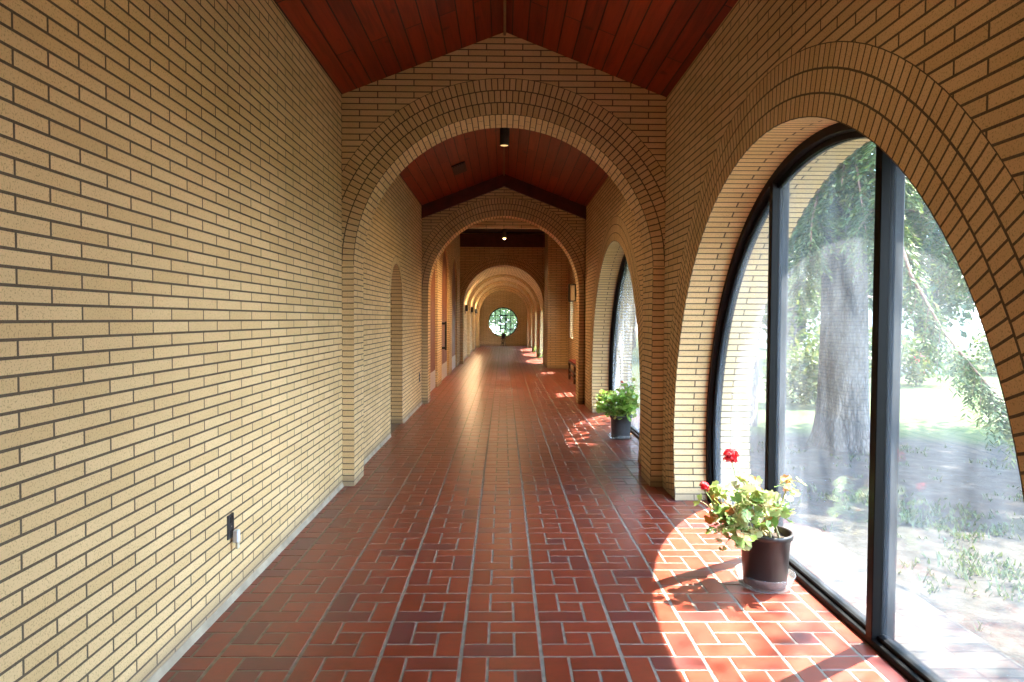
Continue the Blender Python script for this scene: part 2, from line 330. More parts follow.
def raw_quads(name, verts, nper, mat, parent=None, loc=None):
    """verts: (n*nper,3) array, every nper vertices one separate face"""
    verts = np.asarray(verts, dtype=np.float32)
    if loc is not None: verts = verts - np.array(loc, dtype=np.float32)
    nf = len(verts) // nper
    me = bpy.data.meshes.new(name)
    me.vertices.add(len(verts)); me.vertices.foreach_set('co', verts.ravel())
    me.loops.add(len(verts)); me.loops.foreach_set('vertex_index', np.arange(len(verts), dtype=np.int32))
    me.polygons.add(nf); me.polygons.foreach_set('loop_start', np.arange(0, len(verts), nper, dtype=np.int32))
    me.update(calc_edges=True); me.materials.append(mat)
    o = bpy.data.objects.new(name, me); C.objects.link(o)
    if loc is not None: o.location = loc
    if parent: o.parent = parent
    return o

def tag(o, label, cat, group=None, kind=None):
    o['label'] = label; o['category'] = cat
    if group: o['group'] = group
    if kind: o['kind'] = kind
    return o
def empty(name, loc, rz=0):
    o = bpy.data.objects.new(name, None); C.objects.link(o); o.location = loc; o.rotation_euler = (0, 0, rz); o.empty_display_size = 0.2
    return o
def P(mb, name, mat, parent, **k):       # a part given in world coordinates, stored relative to its parent
    o = mb.build(name, mat)
    o.parent = parent
    o.matrix_parent_inverse = Matrix.Identity(4)
    w = Vector((0, 0, 0)); q = parent
    while q is not None: w += q.location; q = q.parent
    for v in o.data.vertices: v.co -= w
    if k.get('label'): o['label'] = k['label']
    return o

# ------------------------------------------------------------------ 2D walls with arched openings
def clip(poly, a, b, c):
    """keep a*s + b*z <= c; poly of (s,z,u,v)"""
    out = []; n = len(poly)
    for i in range(n):
        p, q = poly[i], poly[(i + 1) % n]
        dp, dq = a * p[0] + b * p[1] - c, a * q[0] + b * q[1] - c
        if dp <= 1e-9: out.append(p)
        if (dp < -1e-9 and dq > 1e-9) or (dp > 1e-9 and dq < -1e-9):
            t = dp / (dp - dq); out.append(tuple(p[k] + (q[k] - p[k]) * t for k in range(4)))
    return out if len(out) >= 3 else []

def arch_wall(mb, cs, cz, R, clips, pos, legs=False, rings=3, seg=72, u0=0.0, pier=None, brick=0, row=1, v0=0.0):
    """wall surface in (s,z) with a round-headed opening, laid in rowlock rings; pos(s,z) -> 3D"""
    D = 0.1016; polys = []
    t0, t1 = (0.0, PI) if legs else (-PI / 2, 1.5 * PI)
    for i in range(seg):
        a0 = t0 + (t1 - t0) * i / seg; a1 = t0 + (t1 - t0) * (i + 1) / seg
        pt = lambda r, a: (cs + r * math.cos(a), cz + r * math.sin(a))
        for k in range(rings):
            r0, r1 = R + k * D, R + (k + 1) * D; rm = (r0 + r1) / 2; ko = k * 0.0191
            polys.append(([pt(r0, a0) + (a0 * rm + ko, k * D), pt(r1, a0) + (a0 * rm + ko, (k + 1) * D), pt(r1, a1) + (a1 * rm + ko, (k + 1) * D), pt(r0, a1) + (a1 * rm + ko, k * D)], row))
        r0 = R + rings * D
        for r1 in ((r0 + 1.2), 9.0):
            q = [pt(r0, a0), pt(r1, a0), pt(r1, a1), pt(r0, a1)]
            polys.append(([p + (p[0] + u0, p[1] + v0) for p in q], brick)); r0 = r1
    if legs:
        for sg in (-1, 1):
            a, b = cs + sg * R, cs + sg * (R + (pier if pier else 9.0))
            if pier: ua, ub = (0.1016, 0.0) if sg < 0 else (0.2032 + 0.0, 0.3048)
            else: ua, ub = a + u0, b + u0
            if sg > 0 and pier: ua, ub = 0.0, 0.1016
            polys.append(([(a, 0, ua, v0), (b, 0, ub, v0), (b, cz, ub, cz + v0), (a, cz, ua, cz + v0)], brick))
    for poly, mi in polys:
        for c in clips:
            poly = clip(poly, *c)
            if not poly: break
        if poly: mb.face([pos(p[0], p[1]) for p in poly], [(p[2], p[3]) for p in poly], mi)

def arch_path(cs, cz, R, legs, seg=64):
    pts = []
    if legs:
        pts.append((cs + R, 0.0, 0.0)); v = cz
        for i in range(seg + 1):
            a = PI * i / seg; pts.append((cs + R * math.cos(a), cz + R * math.sin(a), v + R * a))
        pts.append((cs - R, 0.0, v + R * PI + cz))
    else:
        a0 = -math.asin(min(1, cz / R)); a1 = PI - a0
        for i in range(seg + 1):
            a = a0 + (a1 - a0) * i / seg; pts.append((cs + R * math.cos(a), cz + R * math.sin(a), R * (a - a0)))
    return pts
def reveal(mb, path, d0, d1, pos3, mi=0, flipu=False):
    for (s0, z0, v0), (s1, z1, v1) in zip(path, path[1:]):
        mb.face([pos3(s0, z0, d0), pos3(s1, z1, d0), pos3(s1, z1, d1), pos3(s0, z0, d1)], [(0, v0), (0, v1), (abs(d1 - d0), v1), (abs(d1 - d0), v0)], mi)

# ------------------------------------------------------------------ floor: quarry tile pavers in a pinwheel bond
X0, MOD, Y0m = -0.5166, 0.3427, 2.9174
def build_floor():
    mb = MB(); u = MOD / 3; j = 0.0056; ch = 0.0016
    ymin, ymax = -5.3, 37.0
    cells = [(0, 1, 1, 3), (1, 3, 2, 3), (2, 3, 0, 2), (0, 2, 0, 1), (1, 2, 1, 2)]
    for ky in range(int((ymin - Y0m) / MOD) - 1, int((ymax - Y0m) / MOD) + 2):
        y = Y0m + ky * MOD
        xr = 1.9 if 12.0 < y < 22.2 else 1.66
        for kx in range(-3, 8):
            x = X0 + kx * MOD
            for a0, a1, b0, b1 in cells:
                jx0 = 0.0078 if a0 == 0 else j; jx1 = 0.0078 if a1 == 3 else j
                r = [x + a0 * u + jx0, x + a1 * u - jx1, y + b0 * u + j, y + b1 * u - j]
                r[0] = max(r[0], -H - 0.02 if not (12.1 < y < 22) else -H - 0.2); r[1] = min(r[1], xr); r[2] = max(r[2], ymin); r[3] = min(r[3], ymax)
                if r[1] - r[0] < 0.012 or r[3] - r[2] < 0.012: continue
                dz = random.uniform(-0.0006, 0.0006)
                x0, x1, y0, y1 = r; t = dz
                v = [(x0, y0, -0.006), (x1, y0, -0.006), (x1, y1, -0.006), (x0, y1, -0.006),
                     (x0, y0, t - ch), (x1, y0, t - ch), (x1, y1, t - ch), (x0, y1, t - ch),
                     (x0 + ch, y0 + ch, t), (x1 - ch, y0 + ch, t), (x1 - ch, y1 - ch, t), (x0 + ch, y1 - ch, t)]
                F = [(8, 9, 10, 11)]
                for q in (0, 4):
                    for i in range(4): F.append((q + i, q + (i + 1) % 4, q + 4 + (i + 1) % 4, q + 4 + i))
                mb.mesh(v, F)
    fl = mb.build('floor', M['tile'])
    tag(fl, 'glossy red quarry tile corridor floor laid in pinwheel pattern', 'floor', kind='structure')
    g = MB(); g.box(-1.72, 1.735, ymin, 12.1, -0.14, -0.0016); g.box(-1.72, 2.1, 12.1, 22.1, -0.14, -0.0016); g.box(-1.72, 1.735, 22.1, 37.3, -0.14, -0.0016)
    go = P(g, 'grout', M['grout'], fl)
build_floor()

# ------------------------------------------------------------------ walls
WM = [M['brick'], M['rowlock']]
ROOF = [(SLOPE, 1, RIDGE), (-SLOPE, 1, RIDGE)]
SPRING, RA = 1.89, 1.27
def cross_wall(y0, y1, label, top=None, spring=SPRING, R=RA, halfw=H, roof=ROOF):
    mb = MB(); clips = [(1, 0, halfw), (-1, 0, halfw), (0, -1, 0)] + (roof if top is None else [(0, 1, top)])
    arch_wall(mb, 0, spring, R, clips, lambda s, z: (s, y0, z), legs=True, pier=max(0.02, halfw - R), v0=0.0608)
    arch_wall(mb, 0, spring, R, clips, lambda s, z: (s, y1, z), legs=True, pier=max(0.02, halfw - R), v0=0.0608)
    reveal(mb, arch_path(0, spring, R, True), y0, y1, lambda s, z, d: (s, d, z))
    o = mb.build('wall_cross', WM)
    tag(o, label, 'wall', kind='structure'); return o

def left_wall(y0, y1, label, niche=None, top=EAVE):
    mb = MB(); x = -H; t = 0.32
    if niche is None: mb.face([(x, y0, 0), (x, y1, 0), (x, y1, top), (x, y0, top)], [(y0, 0), (y1, 0), (y1, top), (y0, top)])
    else:
        edges = [y0] + [(a[0] + b[0]) / 2 for a, b in zip(niche, niche[1:])] + [y1]
        for (c, sp, R, dep, back, rg), a, b in zip(niche, edges, edges[1:]):
            arch_wall(mb, c, sp, R, [(1, 0, b), (-1, 0, -a), (0, -1, 0), (0, 1, top)], lambda s, z: (x, s, z), legs=True, rings=rg)
            reveal(mb, arch_path(c, sp, R, True), 0, dep, lambda s, z, d: (x - d, s, z))
            if back: mb.face([(x - dep, c - R, 0), (x - dep, c + R, 0), (x - dep, c + R, sp + R), (x - dep, c - R, sp + R)], [(c - R, 0), (c + R, 0), (c + R, sp + R), (c - R, sp + R)])
    mb.box(x - t - 0.1, x - t, y0, y1, 0, top, skip='')
    mb.face([(x, y0, top), (x, y1, top), (x - t, y1, top), (x - t, y0, top)])
    o = mb.build('wall_left', WM)
    tag(o, label, 'wall', kind='structure'); return o

def right_wall(y0, y1, wc, cz, R, label, top=EAVE):
    mb = MB(); clips = [(1, 0, y1), (-1, 0, -y0), (0, -1, 0), (0, 1, top)]
    arch_wall(mb, wc, cz, R, clips, lambda s, z: (H, s, z), seg=120)
    arch_wall(mb, wc, cz, R, [(1, 0, y1 + 0.4), (-1, 0, -y0 + 0.4), (0, -1, 0.2), (0, 1, top + 0.25)], lambda s, z: (OUT_X, s, z), seg=96)
    reveal(mb, arch_path(wc, cz, R, False, 96), H, OUT_X, lambda s, z, d: (d, s, z))
    o = mb.build('wall_right', WM)
    tag(o, label, 'wall', kind='structure'); return o

YA, YA2, YB, YB2, YC, YC2 = 5.93, 6.33, 11.72, 12.12, 22.0, 22.35
cross_wall(0.17, 0.57, 'brick cross wall with round arch the camera looks through')
cross_wall(YA, YA2, 'nearest brick gable wall with wide round arch across the corridor')
cross_wall(YB, YB2, 'second brick gable wall with round arch, under a dark red rake board')
left_wall(-5.3, 0.4, 'plain buff brick wall behind the viewpoint on the outlet side')
left_wall(0.4, YA + 0.2, 'long pale buff brick wall with black outlet near the floor')
left_wall(YA2 - 0.2, YB + 0.2, 'buff brick wall with narrow arched niche between first and second arches', [(8.966, 1.631, 0.5, 0.36, True, 1)])
WIN1 = (3.646, 0.52, 1.898); WIN2 = (8.83, 0.52, 1.898); WIN0 = (-2.35, 0.52, 1.898)
right_wall(0.4, YA + 0.2, *WIN1, 'brick wall around the large nearest round-arched window')
right_wall(YA2 - 0.2, YB + 0.2, *WIN2, 'brick wall around second round-arched window with green plant')
mb = MB(); mb.box(H, OUT_X, -5.3, 0.4, 0, EAVE); tag(mb.build('wall_right', M['brick']), 'plain brick wall behind the viewpoint on the window side', 'wall', kind='structure')
mb = MB(); mb.box(-1.8, 2.0, -5.4, -5.3, 0, 4.0); tag(mb.build('wall_back', M['brick']), 'brick wall closing the corridor behind the viewpoint', 'wall', kind='structure')

def gable_ceiling(y0, y1, label):
    mb = MB(); xo = 2.05; t = 0.16; k = math.hypot(1, SLOPE)
    for sg in (-1, 1):
        a = [(0, RIDGE), (sg * xo, RIDGE - SLOPE * xo)]
        for dz, fl in ((0, 0), (t, 1)):
            p = [(a[0][0], y0, a[0][1] + dz), (a[0][0], y1, a[0][1] + dz), (a[1][0], y1, a[1][1] + dz), (a[1][0], y0, a[1][1] + dz)]
            w = xo * k; o0 = 0.02 if sg < 0 else 13.5 * 0.135
            mb.face(p, [(y0, o0), (y1, o0), (y1, o0 + w), (y0, o0 + w)])
        for y in (y0, y1): mb.face([(0, y, RIDGE), (sg * xo, y, RIDGE - SLOPE * xo), (sg * xo, y, RIDGE - SLOPE * xo + t), (0, y, RIDGE + t)])
        mb.face([(sg * xo, y0, RIDGE - SLOPE * xo), (sg * xo, y1, RIDGE - SLOPE * xo), (sg * xo, y1, RIDGE - SLOPE * xo + t), (sg * xo, y0, RIDGE - SLOPE * xo + t)])
    o = mb.build('ceiling', M['ceil']); tag(o, label, 'ceiling', kind='structure')
gable_ceiling(-5.4, 0.37, 'red plank gable ceiling behind the viewpoint')
gable_ceiling(0.37, YA + 0.2, 'nearest red plank gable ceiling with ridge batten')
gable_ceiling(YA2 - 0.2, YB + 0.3, 'darker red plank gable ceiling beyond the nearest arch')
for y0, y1, lb, nm in ((0.57, YA, 'thin light ridge batten on the nearest red ceiling', 'trim_1'), (YA2, YB, 'ridge batten on red ceiling beyond the nearest arch', 'trim_2')):
    mb = MB(); mb.box(-0.011, 0.011, y0, y1, RIDGE - 0.03, RIDGE + 0.002); tag(mb.build(nm, M['batten']), lb, 'trim', kind='structure')
# rake board above the second arch
mb = MB(); d = 0.205
for sg in (-1, 1):
    q = [(0, RIDGE), (sg * H, EAVE), (sg * H, EAVE - d), (0, RIDGE - d)]
    y0, y1 = YB - 0.07, YB + 0.002
    mb.face([(x, y0, z) for x, z in q]); mb.face([(x, y1, z) for x, z in q])
    for (a, b) in ((2, 3), (0, 1)): mb.face([(q[a][0], y0, q[a][1]), (q[b][0], y0, q[b][1]), (q[b][0], y1, q[b][1]), (q[a][0], y1, q[a][1])])
tag(mb.build('trim_3', M['beam']), 'dark red sloping rake board above the second arch', 'trim', kind='structure')

# --- crossing hall
HALLZ, HX = 4.13, 1.87
left_wall(YB2 - 0.02, YC + 0.2, 'brick wall of the crossing hall with three arched door recesses', [(13.5, 2.1, 1.0, 0.2, False, 1), (16.5, 2.1, 1.0, 0.2, False, 1), (19.6, 2.1, 1.0, 0.2, False, 1)], HALLZ)
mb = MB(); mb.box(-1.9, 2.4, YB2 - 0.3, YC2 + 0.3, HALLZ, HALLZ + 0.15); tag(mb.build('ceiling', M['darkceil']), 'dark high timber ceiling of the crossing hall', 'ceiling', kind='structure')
mb = MB(); mb.box(-H, H, YB2 - 0.12, YB2, 3.0, HALLZ); mb.box(H - 0.02, HX + 0.3, YB2 - 0.4, YB2, 0, HALLZ); tag(mb.build('wall_front', M['brick']), 'upper brick wall of the crossing hall above the second arch', 'wall', kind='structure')
HW = [(13.72, 0.42, 0.92, 2.3), (19.05, 0.42, 0.92, 2.3)]     # centre, half width, sill, head of the two gridded windows
mb = MB(); ys = [YB2 - 0.1]
for c, w, a, b in HW:
    mb.box(HX, HX + 0.3, ys[-1], c - w, 0, HALLZ); mb.box(HX, HX + 0.3, c - w, c + w, 0, a); mb.box(HX, HX + 0.3, c - w, c + w, b, HALLZ); ys.append(c + w)
mb.box(HX, HX + 0.3, ys[-1], YC + 0.3, 0, HALLZ)
tag(mb.build('wall_right', M['brick']), 'brick wall of the crossing hall behind bench with two gridded windows', 'wall', kind='structure')
mb = MB(); mb.box(1.285, HX + 0.05, 20.2, YC + 0.02, 0, HALLZ); tag(mb.build('pillar', M['brick']), 'broad square brick pillar beside the third arch', 'pillar', kind='structure')
cross_wall(YC, YC2, 'third brick wall with round arch below a dark beam', top=HALLZ, spring=1.86)
mb = MB(); mb.bbox(-H + 0.002, H - 0.002, YC - 0.13, YC - 0.002, 3.69, 4.09); tag(mb.build('trim_4', M['beam']), 'dark red horizontal beam above the third arch', 'trim', kind='structure')

# --- vaulted corridor beyond
RIBS = [26.3, 30.6]
V_SP, V_R = 1.74, H
mb = MB()
for (s0, z0, v0), (s1, z1, v1) in zip(*(lambda p: (p, p[1:]))([(V_R * math.cos(PI * i / 40), V_SP + V_R * math.sin(PI * i / 40), V_R * PI * i / 40) for i in range(41)])):
    for dz in (0, 0.15): mb.face([(s0, YC2 - 0.05, z0 + dz), (s1, YC2 - 0.05, z1 + dz), (s1, 37.1, z1 + dz), (s0, 37.1, z0 + dz)], [(22, v0), (22, v1), (36.75, v1), (36.75, v0)])
tag(mb.build('ceiling', M['brick']), 'brick barrel vault over the far corridor', 'ceiling', kind='structure')
for y, sp, R, lb in ((26.3, 1.74, 1.27, 'first shallow brick rib under the far barrel vault'), (30.6, 1.74, 1.27, 'second shallow brick rib under the far barrel vault'), (34.9, 1.66, 1.2, 'last brick arch before the round window wall')):
    cross_wall(y, y + 0.36, lb, top=4.0, spring=sp, R=R, halfw=H + 0.05)
left_wall(YC2 - 0.2, 37.1, 'sunlit brick wall of the far vaulted corridor with small plaques', None, 3.3)
FW = [(24.33, 'window wall of the far corridor, bay just after the third arch'), (28.63, 'window wall of the far corridor, bay after the first rib'), (32.93, 'window wall of the far corridor, bay after the second rib')]
for i, (c, lb) in enumerate(FW):
    right_wall(c - 2.2, c + 2.2, c, 0.62, 1.72, lb, 3.3)
mb = MB(); mb.box(H, OUT_X, 35.0, 37.1, 0, 3.3); tag(mb.build('wall_right', M['brick']), 'blank brick wall beside the round window end', 'wall', kind='structure')
# end wall with the round opening
mb = MB(); rc, rz, rr = -0.02, 1.262, 0.785
arch_wall(mb, rc, rz, rr, [(1, 0, H + 0.1), (-1, 0, H + 0.1), (0, -1, 0), (0, 1, 3.6)], lambda s, z: (s, 37.0, z), rings=1)
arch_wall(mb, rc, rz, rr, [(1, 0, H + 0.4), (-1, 0, H + 0.4), (0, -1, 0), (0, 1, 3.6)], lambda s, z: (s, 37.3, z), rings=1)
reveal(mb, [(rc + rr * math.cos(2 * PI * i / 64), rz + rr * math.sin(2 * PI * i / 64), rr * 2 * PI * i / 64) for i in range(65)], 37.0, 37.3, lambda s, z, d: (s, d, z))
tag(mb.build('wall_end', WM), 'brick end wall with large round window', 'wall', kind='structure')

# ------------------------------------------------------------------ baseboards: pale mortar cove along the left wall
for y0, y1, lb in ((0.57, YA, 'pale grey mortar cove along the foot of the long near wall'), (YA2, YB, 'pale grey mortar cove along the niche wall')):
    mb = MB(); pr = [(-H - 0.002, 0.034), (-H + 0.004, 0.03), (-H + 0.008, 0.012), (-H + 0.016, 0.0)]
    segs = [(y0, y1)] if y0 < 5 else [(y0, 8.45), (9.48, y1)]
    for a, b in segs:
        for p, q in zip(pr, pr[1:]): mb.face([(p[0], a, p[1]), (q[0], a, q[1]), (q[0], b, q[1]), (p[0], b, p[1])])
    tag(mb.build('baseboard_left', plain('cove_mortar' + str(y0), (0.36, 0.30, 0.225), 0.8, var=0.15, nscale=6)), lb, 'baseboard', kind='structure')

# ------------------------------------------------------------------ arched windows
def sweep_ring(mb, c, cz, prof, R, y_axis=True):
    """profile of (x, dr) swept along the arch at radius R+dr, down to the floor"""
    path = []
    seg = 96
    for x, dr in prof:
        r = R + dr; a0 = -math.asin(cz / r); a1 = PI - a0
        path.append([(x, c + r * math.cos(a0 + (a1 - a0) * i / seg), cz + r * math.sin(a0 + (a1 - a0) * i / seg)) for i in range(seg + 1)])
    n = len(prof); v = [p for row in path for p in row]; F = []
    for k in range(n):
        k2 = (k + 1) % n
        for i in range(seg): F.append((k * (seg + 1) + i, k * (seg + 1) + i + 1, k2 * (seg + 1) + i + 1, k2 * (seg + 1) + i))
    mb.mesh(v, F, 0, False)
def arched_window(n, win, label, glass=M['glass'], nm=2):
    c, cz, R = win
    root = empty('window_%d' % n, (GLASS_X, c, 0)); tag(root, label, 'window', kind='structure')
    mb = MB()
    sweep_ring(mb, c, cz, [(1.63, 0.004), (1.63, -0.045), (1.648, -0.052), (1.664, -0.052), (1.664, -0.082), (1.671, -0.082), (1.671, -0.058), (1.692, -0.058), (1.692, -0.082), (1.705, -0.085), (1.735, -0.05), (1.735, 0.004)], R)
    hw = math.sqrt(R * R - cz * cz)
    P(mb, 'frame', M['metal'], root)
    mb = MB(); mb.bbox(1.628, 1.66, c - hw, c + hw, -0.004, 0.03, 0.004); mb.bbox(1.655, 1.705, c - hw, c + hw, -0.004, 0.048, 0.004); mb.bbox(1.70, 1.738, c - hw, c + hw, -0.06, 0.03, 0.004)
    P(mb, 'bottom_rail', M['metal'], root)
    off = 0.6125 * R / 1.898
    edges = [-hw]
    for sg in ((-1, 1) if nm == 2 else (-1,)):
        y = c + sg * off; zt = cz + math.sqrt(R * R - off * off) - 0.03
        mb = MB(); mb.bbox(1.63, 1.672, y - 0.026, y + 0.026, 0.02, zt, 0.003); mb.bbox(1.666, 1.70, y - 0.016, y + 0.016, 0.02, zt, 0.002); mb.bbox(1.694, 1.735, y - 0.026, y + 0.026, 0.02, zt, 0.003)
        P(mb, 'mullion', M['metal'], root); edges.append(sg * off)
    edges.append(hw); Ri = R - 0.05
    for a, b in zip(edges, edges[1:]):
        # sample the pane outline: bottom edge then the arc
        a2, b2 = max(a, -Ri), min(b, Ri)
        out = []; K = 28
        if b == hw:
            amin = -math.asin((cz - 0.03) / Ri); amax = math.acos(a2 / Ri)
            out = [(a2, 0.03)] + [(Ri * math.cos(amin + (amax - amin) * i / K), cz + Ri * math.sin(amin + (amax - amin) * i / K)) for i in range(K + 1)]
        elif a == -hw:
            amin = math.acos(b2 / Ri); amax = PI + math.asin((cz - 0.03) / Ri)
            out = [(Ri * math.cos(amin + (amax - amin) * i / K), cz + Ri * math.sin(amin + (amax - amin) * i / K)) for i in range(K + 1)] + [(b2, 0.03)]
        else:
            amin, amax = math.acos(b2 / Ri), math.acos(a2 / Ri)
            out = [(a2, 0.03), (b2, 0.03)] + [(Ri * math.cos(amin + (amax - amin) * i / K), cz + Ri * math.sin(amin + (amax - amin) * i / K)) for i in range(K + 1)]
        mb = MB(); m = len(out)
        v = [(1.679, c + y, z) for y, z in out] + [(1.684, c + y, z) for y, z in out]
        mb.mesh(v, [tuple(range(m)), tuple(range(2 * m - 1, m - 1, -1))] + [(i, (i + 1) % m, m + (i + 1) % m, m + i) for i in range(m)])
        P(mb, 'pane', glass, root)
    return root
arched_window(1, WIN1, 'large nearest round-arched window with black frame and two mullions')
arched_window(2, WIN2, 'second round-arched window, behind the green potted plant', M['glass_hazy'], 1)
for i, (c, lb) in enumerate(FW):
    arched_window(3 + i, (c, 0.62, 1.72), ['far corridor window just after the third arch', 'far corridor window after the first vault rib', 'far corridor window nearest the round end window'][i], M['glass_far'])
for i, (c, w, a, b) in enumerate(HW):
    root = empty('window_%d' % (6 + i), (HX + 0.15, c, a)); tag(root, ['gridded window near the second arch in the crossing hall', 'gridded window beside the brick pillar in the crossing hall'][i], 'window', kind='structure')
    mb = MB(); x0, x1 = HX + 0.11, HX + 0.17
    mb.box(x0, x1, c - w, c - w + 0.05, a, b); mb.box(x0, x1, c + w - 0.05, c + w, a, b); mb.box(x0, x1, c - w, c + w, a, a + 0.05); mb.box(x0, x1, c - w, c + w, b - 0.05, b)
    P(mb, 'frame', M['metal'], root)
    mb = MB()
    for k in (1, 2): y = c - w + 2 * w * k / 3; mb.box(x0 + 0.01, x1 - 0.01, y - 0.012, y + 0.012, a, b)
    for k in (1, 2, 3): z = a + (b - a) * k / 4; mb.box(x0 + 0.01, x1 - 0.01, c - w, c + w, z - 0.012, z + 0.012)
    P(mb, 'muntins', M['metal'], root)
    mb = MB(); mb.box(HX + 0.138, HX + 0.142, c - w, c + w, a, b); P(mb, 'pane', M['glass_far'], root)
# round window
root = empty('window_8', (rc, 37.12, rz)); tag(root, 'round window with dark bars in the far end wall', 'window', kind='structure')
mb = MB(); v = []; F = []; n = 64
for r, y in ((rr + 0.005, 37.08), (rr - 0.045, 37.08), (rr - 0.045, 37.16), (rr + 0.005, 37.16)):
    v += [(rc + r * math.cos(2 * PI * i / n), y, rz + r * math.sin(2 * PI * i / n)) for i in range(n)]
for k in range(4):
    for i in range(n): F.append((k * n + i, k * n + (i + 1) % n, ((k + 1) % 4) * n + (i + 1) % n, ((k + 1) % 4) * n + i))
mb.mesh(v, F); P(mb, 'frame', M['metal'], root)
mb = MB(); b = 0.012
def bar(p, q, b=0.012, y0=37.1, y1=37.14):
    d = Vector((q[0] - p[0], q[1] - p[1])).normalized(); nx, nz = -d.y * b, d.x * b
    pts = [(p[0] + nx, p[1] + nz), (p[0] - nx, p[1] - nz), (q[0] - nx, q[1] - nz), (q[0] + nx, q[1] + nz)]
    v = [(rc + x, y0, rz + z) for x, z in pts] + [(rc + x, y1, rz + z) for x, z in pts]
    mb.mesh(v, [(0, 1, 2, 3), (7, 6, 5, 4), (0, 1, 5, 4), (1, 2, 6, 5), (2, 3, 7, 6), (3, 0, 4, 7)])
for x in (-0.4, -0.15, 0.15, 0.4): h = math.sqrt(rr * rr - x * x); bar((x, -h), (x, h))
for z in (-0.36, 0.36): h = math.sqrt(rr * rr - z * z); bar((-h, z), (h, z))
P(mb, 'muntins', M['metal'], root)
mb = MB(); b = 0.03
for x in (-0.15, 0.15): bar((x, -0.36), (x, 0.36), 0.03, 37.07, 37.16)
for z in (-0.36, 0.36): bar((-0.17, z), (0.17, z), 0.03, 37.07, 37.16)
P(mb, 'centre_frame', M['metal'], root)
mb = MB(); mb.mesh([(rc + (rr - 0.02) * math.cos(2 * PI * i / n), y, rz + (rr - 0.02) * math.sin(2 * PI * i / n)) for y in (37.118, 37.122) for i in range(n)], [tuple(range(n)), tuple(range(2 * n - 1, n - 1, -1))]); P(mb, 'pane', M['glass_far'], root)

# ------------------------------------------------------------------ hall doors
for i, c in enumerate((13.5, 16.5, 19.6)):
    root = empty('door_%d' % (i + 1), (-H - 0.17, c, 0))
    tag(root, ['arched brown wooden door, nearest of three in the crossing hall', 'middle arched wooden door with dark upright pull', 'arched wooden door in the crossing hall next to the third arch'][i], 'door', kind='structure')
    for sg in (-1, 1):
        mb = MB(); x = -H - 0.12; x2 = -H - 0.05; R, sp = 1.0, 2.1; K = 20
        out = [(0.004, 0.37), (R, 0.37)] + [(R * math.cos(PI / 2 * j / K), sp + R * math.sin(PI / 2 * j / K)) for j in range(K)] + [(0.004, sp + R)]
        m = len(out); pts = [(c + sg * y, z) for y, z in out]
        mb.face([(x2, y, z) for y, z in pts], [(z, y) for y, z in pts]); mb.face([(x, y, z) for y, z in pts], [(z, y) for y, z in pts])
        for j in range(m): k = (j + 1) % m; mb.face([(x, pts[j][0], pts[j][1]), (x, pts[k][0], pts[k][1]), (x2, pts[k][0], pts[k][1]), (x2, pts[j][0], pts[j][1])])
        lf_ = P(mb, 'leaf', M['door'], root)
        mb = MB(); y0, y1 = sorted((c + sg * 0.004, c + sg * 1.0)); mb.bbox(-H - 0.115, -H - 0.043, y0, y1, 0.004, 0.37, 0.003); P(mb, 'kick_plate', M['kick'], lf_)
        if sg < 0: near_leaf = lf_
    if i == 1:
        mb = MB(); y0 = c - 0.55
        for z in (0.74, 1.30): mb.bbox(-H - 0.055, -H + 0.06, y0 - 0.02, y0 + 0.02, z, z + 0.05)
        mb.bbox(-H + 0.03, -H + 0.075, y0 - 0.022, y0 + 0.022, 0.72, 1.37); mb.bbox(-H - 0.055, -H - 0.035, y0 - 0.03, y0 + 0.03, 0.72, 1.37)
        P(mb, 'pull_handle', M['black'], near_leaf, label='dark upright pull handle')

# ------------------------------------------------------------------ lamps
def downlight(loc, top, label, glow, power, rad=0.053, length=0.4):
    root = empty('pendant_downlight', loc); tag(root, label, 'ceiling lamp')
    x, y, z = loc
    mb = MB(); mb.lathe([(rad - 0.006, 0.06), (rad - 0.006, 0.0), (rad, 0.0), (rad, length), (0.0, length)], loc, 32); P(mb, 'housing', M['lampbody'], root)
    mb = MB(); mb.disc(rad - 0.004, (x, y, z + 0.045), 24)
    mb.lathe([(rad - 0.006, 0.045), (rad - 0.0062, 0.004)], loc, 32); P(mb, 'reflector', glow, root, label='warm glowing reflector')
    if glow is M['bulb']:
        mb = MB(); mb.lathe([(0, -0.035), (0.02, -0.03), (0.034, -0.008), (0.034, 0.012), (0.015, 0.04), (0, 0.045)], loc, 20); P(mb, 'globe', glow, root, label='bright warm bulb')
    if top > z + length + 0.005:
        mb = MB(); mb.tube([(x, y, z + length - 0.01), (x, y, top)], 0.008, 10); mb.lathe([(0.0, -0.025), (0.05, -0.02), (0.05, 0.0)], (x, y, top), 24); P(mb, 'stem', M['lampbody'], root)
    ld = bpy.data.lights.new('downlight_lamp', 'SPOT'); ld.energy = power; ld.color = (1.0, 0.64, 0.31); ld.spot_size = math.radians(150); ld.spot_blend = 0.7; ld.shadow_soft_size = 0.04
    lo = bpy.data.objects.new('bulb', ld); C.objects.link(lo); lo.parent = root; lo.location = (0, 0, -0.06)
    return root
downlight((0.0, 8.0, 3.41), RIDGE, 'black cylinder downlight hanging just beyond the nearest arch', M['bulbdim'], 26)
downlight((0.015, 16.5, 3.34), HALLZ, 'glowing downlight hanging in the dark crossing hall', M['bulb'], 260)
downlight((0.015, 13.6, 3.55), HALLZ, 'unseen downlight added close behind the second arch to brighten the crossing hall', M['bulb'], 260)  # extra lamp hidden by the arch, added to brighten the hall
downlight((0.0, 2.3, 3.45), RIDGE, 'unseen black cylinder downlight added above the nearest corridor bay for warm fill', M['bulbdim'], 14)  # out of view, added to lift and warm the near bay

